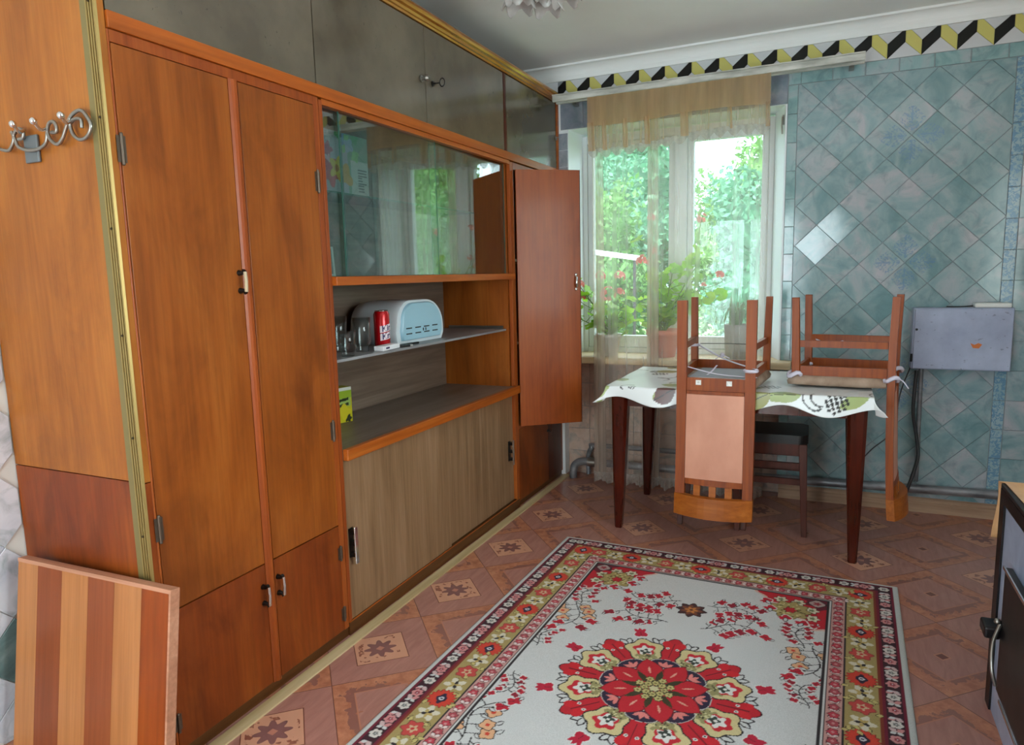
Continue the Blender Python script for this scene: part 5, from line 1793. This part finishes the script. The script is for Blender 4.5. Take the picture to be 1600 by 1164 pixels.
# medallion: hatched ground, outlined sprigs, red bells and cream lobes, dark tulips, red star, daisy centre
R0, TH0 = np.hypot(X, Y), np.arctan2(Y, X)
rp_.fill((R0 < 0.225) & (np.sin(TH0 * 88) > 0.1), DK)
rp_.fill((R0 < 0.225) & (np.sin(TH0 * 88) <= 0.1), (170, 166, 150))
for k in range(32):
    a = k * PI / 16
    for j in (-1, 1):
        leaf_o(math.cos(a) * 0.268, math.sin(a) * 0.268, a + j * 0.45, 1.15 + 0.3 * (k % 2))
for k in range(8):
    a = k * PI / 4 + PI / 8
    tulip(math.cos(a) * 0.338, math.sin(a) * 0.338, a, 1.25, (186, 26, 56))
for k in range(8):
    a = k * PI / 4
    c, s = math.cos(a), math.sin(a)
    rp_.blob(c * 0.232, s * 0.232, 0.062, RED_, 3, 0.2, 0.0, sx=1.15, sy=0.80, rot=a, line=(70, 14, 24), lw=0.004)
    for j in (-1, 1):
        rp_.blob(c * 0.272 - s * j * 0.022, s * 0.272 + c * j * 0.022, 0.021, (204, 30, 42), sx=1.2, sy=0.8, rot=a + j * 0.4)
        rp_.blob(c * 0.250 - s * j * 0.016, s * 0.250 + c * j * 0.016, 0.0065, WHT)
        rp_.blob(c * 0.250 - s * j * 0.016, s * 0.250 + c * j * 0.016, 0.003, (60, 60, 40))
    rp_.stroke([(c * 0.19, s * 0.19), (c * 0.285, s * 0.285)], 0.003, (110, 14, 28))
for k in range(8):
    a = k * PI / 4 + PI / 8
    c, s = math.cos(a), math.sin(a)
    rp_.blob(c * 0.230, s * 0.230, 0.061, YEL, 5, 0.13, 0.0, rot=a, line=DK, lw=0.005)
    rp_.blob(c * 0.192, s * 0.192, 0.034, (150, 142, 96), 7, 0.12)
    for j in range(22):
        b_, q = rg.uniform(0, 6.28), rg.uniform(0, 0.034)
        rp_.blob(c * 0.188 + math.cos(b_) * q, s * 0.188 + math.sin(b_) * q, 0.0035, (70, 66, 44) if j % 2 else (206, 198, 150))
    rp_.blob(c * 0.232, s * 0.232, 0.036, (196, 36, 50), 5, 0.15, rot=a)
    rp_.blob(c * 0.224, s * 0.224, 0.025, WHT, 5, 0.25, rot=a)
    rp_.blob(c * 0.215, s * 0.215, 0.015, (52, 60, 54), 4, 0.3)
    rp_.blob(c * 0.219, s * 0.219, 0.005, WHT)
for k in range(8):
    a = k * PI / 4
    rp_.blob(math.cos(a) * 0.148, math.sin(a) * 0.148, 0.036, NVY, sx=0.72, sy=1.3, rot=a, line=(196, 190, 186), lw=0.003)
    for j in (-1, 0, 1):
        rp_.petal(math.cos(a) * 0.128, math.sin(a) * 0.128, 0.036, 0.007, a + j * 0.75, (224, 128, 122))
for k in range(8):
    a = k * PI / 4 + PI / 8
    rp_.petal(math.cos(a) * 0.03, math.sin(a) * 0.03, 0.135, 0.042, a, RED_, line=(110, 14, 28), lw=0.004)
rp_.blob(0, 0, 0.10, RED_)
for k in range(8):
    a = k * PI / 4 + PI / 8
    rp_.petal(math.cos(a) * 0.085, math.sin(a) * 0.085, 0.04, 0.004, a, (226, 160, 140))
    rp_.petal(math.cos(a - 0.39) * 0.03, math.sin(a - 0.39) * 0.03, 0.075, 0.011, a - 0.39, (58, 52, 26))
for k in range(16):
    a, q = k * PI / 8 + 0.1, (0.052 if k % 2 else 0.030)
    rp_.blob(math.cos(a) * q, math.sin(a) * q, 0.0115, (190, 176, 116), 6, 0.15, line=(54, 44, 22), lw=0.003)
    rp_.blob(math.cos(a) * q, math.sin(a) * q, 0.004, (110, 96, 50))
rp_.blob(0, 0, 0.014, (200, 190, 150), 6, 0.15, line=(54, 44, 22), lw=0.003)
ed = np.minimum(RW / 2 - np.abs(X), RL / 2 - np.abs(Y))
for lo, hi, c in ((0.0, 0.020, (196, 198, 196)), (0.020, 0.082, MAR), (0.028, 0.074, (58, 22, 34)), (0.082, 0.09, (126, 50, 30)), (0.09, 0.185, OLV), (0.185, 0.190, DK), (0.190, 0.236, (196, 148, 142)), (0.236, 0.240, DK), (0.240, 0.245, CREAM), (0.245, 0.254, DK)):
    rp_.fill((ed >= lo) & (ed < hi), c)
rg = random.Random(21)
def around(dist, step, fn):
    """call fn(x, y, dir, k) along the ring at that distance from the edge"""
    hx_, hy_ = RW / 2 - dist, RL / 2 - dist
    nx_, ny_ = max(1, round(2 * hx_ / step)), max(1, round(2 * hy_ / step))
    k = 0
    for i in range(nx_):
        for s in (-1, 1):
            fn(-hx_ + 2 * hx_ * i / nx_ if s < 0 else hx_ - 2 * hx_ * i / nx_, s * hy_, 0.0, i)
    for i in range(ny_):
        for s in (-1, 1):
            fn(s * hx_, hy_ - 2 * hy_ * i / ny_ if s < 0 else -hy_ + 2 * hy_ * i / ny_, PI / 2, i)
def chain(x, y, d, k):
    if k % 2 == 0:
        big = k % 4 == 0
        rp_.blob(x, y, 0.018, (214, 206, 200) if big else PNK, 6, 0.12, k, line=DK, lw=0.003)
        rp_.blob(x, y, 0.008, (120, 120, 116) if big else (150, 60, 70), 5, 0.2)
        rp_.blob(x, y, 0.003, CREAM)
    else:
        for s in (-1, 1):
            rp_.petal(x, y, 0.026, 0.008, d + PI / 4 * s + (PI if k % 4 == 1 else 0), (206, 176, 176) if s > 0 else PNK)
            rp_.petal(x, y, 0.02, 0.006, d + PI - PI / 3 * s, CREAM)
around(0.051, 0.036, chain)
def roset(x, y, d, k):
    v = k % 4
    if v == 0:
        rp_.blob(x, y, 0.041, (206, 62, 44), 16, 0.10, line=(130, 30, 30), lw=0.003)
        rp_.blob(x, y, 0.020, NVY, 4, 0.15, sx=1.2 if d == 0 else 0.8, sy=0.8 if d == 0 else 1.2)
        rp_.blob(x, y, 0.009, (206, 206, 214))
        rp_.blob(x, y, 0.004, NVY)
    elif v == 2:
        rp_.blob(x, y, 0.032, (196, 70, 66), 6, 0.15, k, line=(130, 60, 50), lw=0.003)
        rp_.blob(x, y, 0.014, (206, 176, 140), 5, 0.3)
        rp_.blob(x, y, 0.006, (190, 50, 50))
    else:
        rp_.blob(x, y, 0.030, (214, 206, 186), 5, 0.3, k)
        for j in range(5):
            rp_.petal(x, y, 0.022, 0.006, d + j * 1.257 + k, DK if j % 2 else (186, 160, 96))
    for j in range(5):
        a = rg.uniform(0, 6.28)
        px_, py_ = x + math.cos(a) * 0.045, y + math.sin(a) * 0.045
        if 0.097 < min(RW / 2 - abs(px_), RL / 2 - abs(py_)) < 0.178:
            rp_.petal(px_, py_, 0.022, 0.0065, a + 0.9, (196, 180, 116), line=(60, 52, 30), lw=0.002)
around(0.1375, 0.078, roset)
def small(x, y, d, k):
    rp_.blob(x, y, 0.014, (190, 60, 76) if k % 2 else (170, 70, 80), 5, 0.15, k, line=(70, 30, 36), lw=0.0025)
    rp_.blob(x, y, 0.005, PNK)
    for s in (-1, 1):
        rp_.petal(x + math.cos(d) * 0.022, y + math.sin(d) * 0.022, 0.018, 0.0055, d + s * 0.9, (226, 206, 204), line=(90, 40, 44), lw=0.002)
around(0.213, 0.042, small)

PILE = print_mat('rug_pile', 0.92, 420)
hgt = 0.0085 + 0.0012 * np.sin(X * 5 + 1) * np.sin(Y * 4) - 0.004 * np.clip(1 - ed / 0.008, 0, 1)
rug = piece('patterned_rug', rp_.mesh('patterned_rug', PILE, np.stack([X.ravel(), Y.ravel(), hgt.ravel()], 1)), None, (-0.467, 2.005, 0.0), (0, 0, math.radians(-1.3)))
sm_ = rug.modifiers.new('thick', 'SOLIDIFY')
sm_.thickness = 0.004
sm_.offset = -1
tag(rug, 'cream rug with red and olive floral medallion and borders', 'rug')

# ------------------------------------------------------------------ the garden behind the window
gd = B(-16, 14, 4.9, 40, -0.95, -0.85).build('garden_lawn', GRASS)
struct(gd, 'sunlit green lawn behind the window', 'lawn')
def crown_mesh(name, m, n, size, seed, leaf=0.06):
    q = np.random.RandomState(seed)
    d = q.normal(size=(n, 3))
    d /= np.linalg.norm(d, axis=1, keepdims=True)
    r = q.uniform(0.55, 1.0, (n, 1)) ** 0.5
    lump = 1 + 0.22 * np.sin(d[:, :1] * 5 + seed) * np.cos(d[:, 1:2] * 6) + 0.15 * np.sin(d[:, 2:] * 9 + seed)
    c = d * r * lump * np.array(size)
    u = q.normal(size=(n, 3))
    u /= np.linalg.norm(u, axis=1, keepdims=True)
    w = np.cross(u, q.normal(size=(n, 3)))
    w /= np.linalg.norm(w, axis=1, keepdims=True)
    s = leaf * q.uniform(0.6, 1.3, (n, 1))
    v = np.stack([c - u * s, c + w * s * 0.5, c + u * s, c - w * s * 0.5], 1).reshape(-1, 3)
    me = bpy.data.meshes.new(name)
    me.from_pydata(v.tolist(), [], [(4 * i, 4 * i + 1, 4 * i + 2, 4 * i + 3) for i in range(n)])
    me.materials.append(m)
    return me
CR = [crown_mesh('foliage', TREE, 9000, (0.95, 0.85, 1.5), 1, 0.05), crown_mesh('foliage', TREE2, 6000, (0.6, 0.5, 0.7), 2, 0.042), crown_mesh('foliage', TREE3, 9000, (1.0, 0.85, 1.7), 3, 0.055)]
def core_mesh(m, size, seed):
    def f(u, v):
        th, ph = 2 * PI * u, PI * v
        d = (math.sin(ph) * math.cos(th), math.sin(ph) * math.sin(th), math.cos(ph))
        k = 0.74 * (1 + 0.22 * math.sin(d[0] * 5 + seed) * math.cos(d[1] * 6) + 0.15 * math.sin(d[2] * 9 + seed)) + 0.05 * math.sin(40 * u) * math.sin(23 * v)
        return tuple(d[i] * size[i] * k for i in range(3))
    return MB().grid(f, 40, 20).mesh('inner_foliage', m, recalc=False)
CORE = [core_mesh(TREE, (0.95, 0.85, 1.5), 1), core_mesh(TREE2, (0.6, 0.5, 0.7), 2), core_mesh(TREE3, (1.0, 0.85, 1.7), 3)]
def shrub(name, lab, x, y, k, h, s, trunk=True):
    t = thing(name, lab, 'tree' if name == 'garden_tree' else 'shrub', (x, y, -0.85), (0, 0, 0), 'trees behind the window' if trunk else 'shrubs behind the window')
    piece('foliage', CR[k], t, (0, 0, h), (0, 0, x * 3.1), (s, s, s))
    piece('inner_foliage', CORE[k], t, (0, 0, h), (0, 0, x * 3.1), (s, s, s))
    if trunk:
        MB().tube(smooth_pts([(0, 0, 0), (0.05, 0.03, h * 0.5), (0, 0, h)], 4), [0.09 * s - 0.005 * i for i in range(9)], 8).build('trunk', BARK, t)
for x, y, k, h, s in ((-5.9, 9.6, 0, 2.2, 0.95), (-3.3, 9.8, 0, 2.0, 0.98), (-0.7, 9.7, 2, 2.1, 0.95), (1.9, 9.6, 0, 2.0, 0.95), (4.5, 9.8, 2, 2.2, 0.98),
                      (-7.3, 13.4, 2, 2.9, 1.15), (-4.4, 13.2, 2, 2.7, 1.1), (-1.6, 13.6, 0, 2.3, 1.1), (1.2, 13.3, 2, 2.8, 1.1), (4.1, 13.5, 0, 2.6, 1.1),
                      (-9.0, 18.0, 0, 3.6, 1.75), (-5.0, 18.2, 2, 3.6, 1.75), (-1.0, 18.0, 0, 2.9, 1.7), (3.2, 18.2, 2, 3.6, 1.75), (7.4, 18.0, 0, 3.6, 1.75)):
    near = y < 11
    shrub('garden_tree', ('dark green', '', 'blue-green')[k] + (' leafy tree right behind the white garden beam' if near else (' leafy tree of the middle row in the garden' if y < 16 else ' tall leafy tree of the far row in the garden')), x, y, k, h, s)
for x, y, k, h, s in ((-4.2, 7.0, 1, 0.75, 1.0), (-2.6, 7.1, 1, 0.6, 1.0), (-1.0, 6.9, 1, 0.7, 0.95), (0.7, 7.0, 1, 0.7, 1.0), (2.4, 7.1, 1, 0.8, 1.0)):
    shrub('garden_shrub', 'low pale green shrub on the lawn before the white garden beam', x, y, k, h, s, False)
fn = thing('garden_beam', 'white beam on two tall posts in the garden behind the window', 'beam', (-2.5, 8.2, -0.85))
q0, q1 = at(908, 395, 1, 8.2), at(1004, 408, 1, 8.2)
MB().hexa([(q0.x, 8.16, q0.z), (q1.x, 8.16, q1.z), (q1.x, 8.2, q1.z), (q0.x, 8.2, q0.z)], [(q0.x, 8.16, q0.z + 0.06), (q1.x, 8.16, q1.z + 0.06), (q1.x, 8.2, q1.z + 0.06), (q0.x, 8.2, q0.z + 0.06)]).build('plank', WHITEPAINT, fn, world=True)
for q in (q0 + Vector((0.1, 0, 0)), q1 - Vector((0.1, 0, 0))):
    B(q.x - 0.015, q.x + 0.015, 8.2005, 8.23, -0.85, q.z + 0.02).build('post', IRON, fn, world=True)
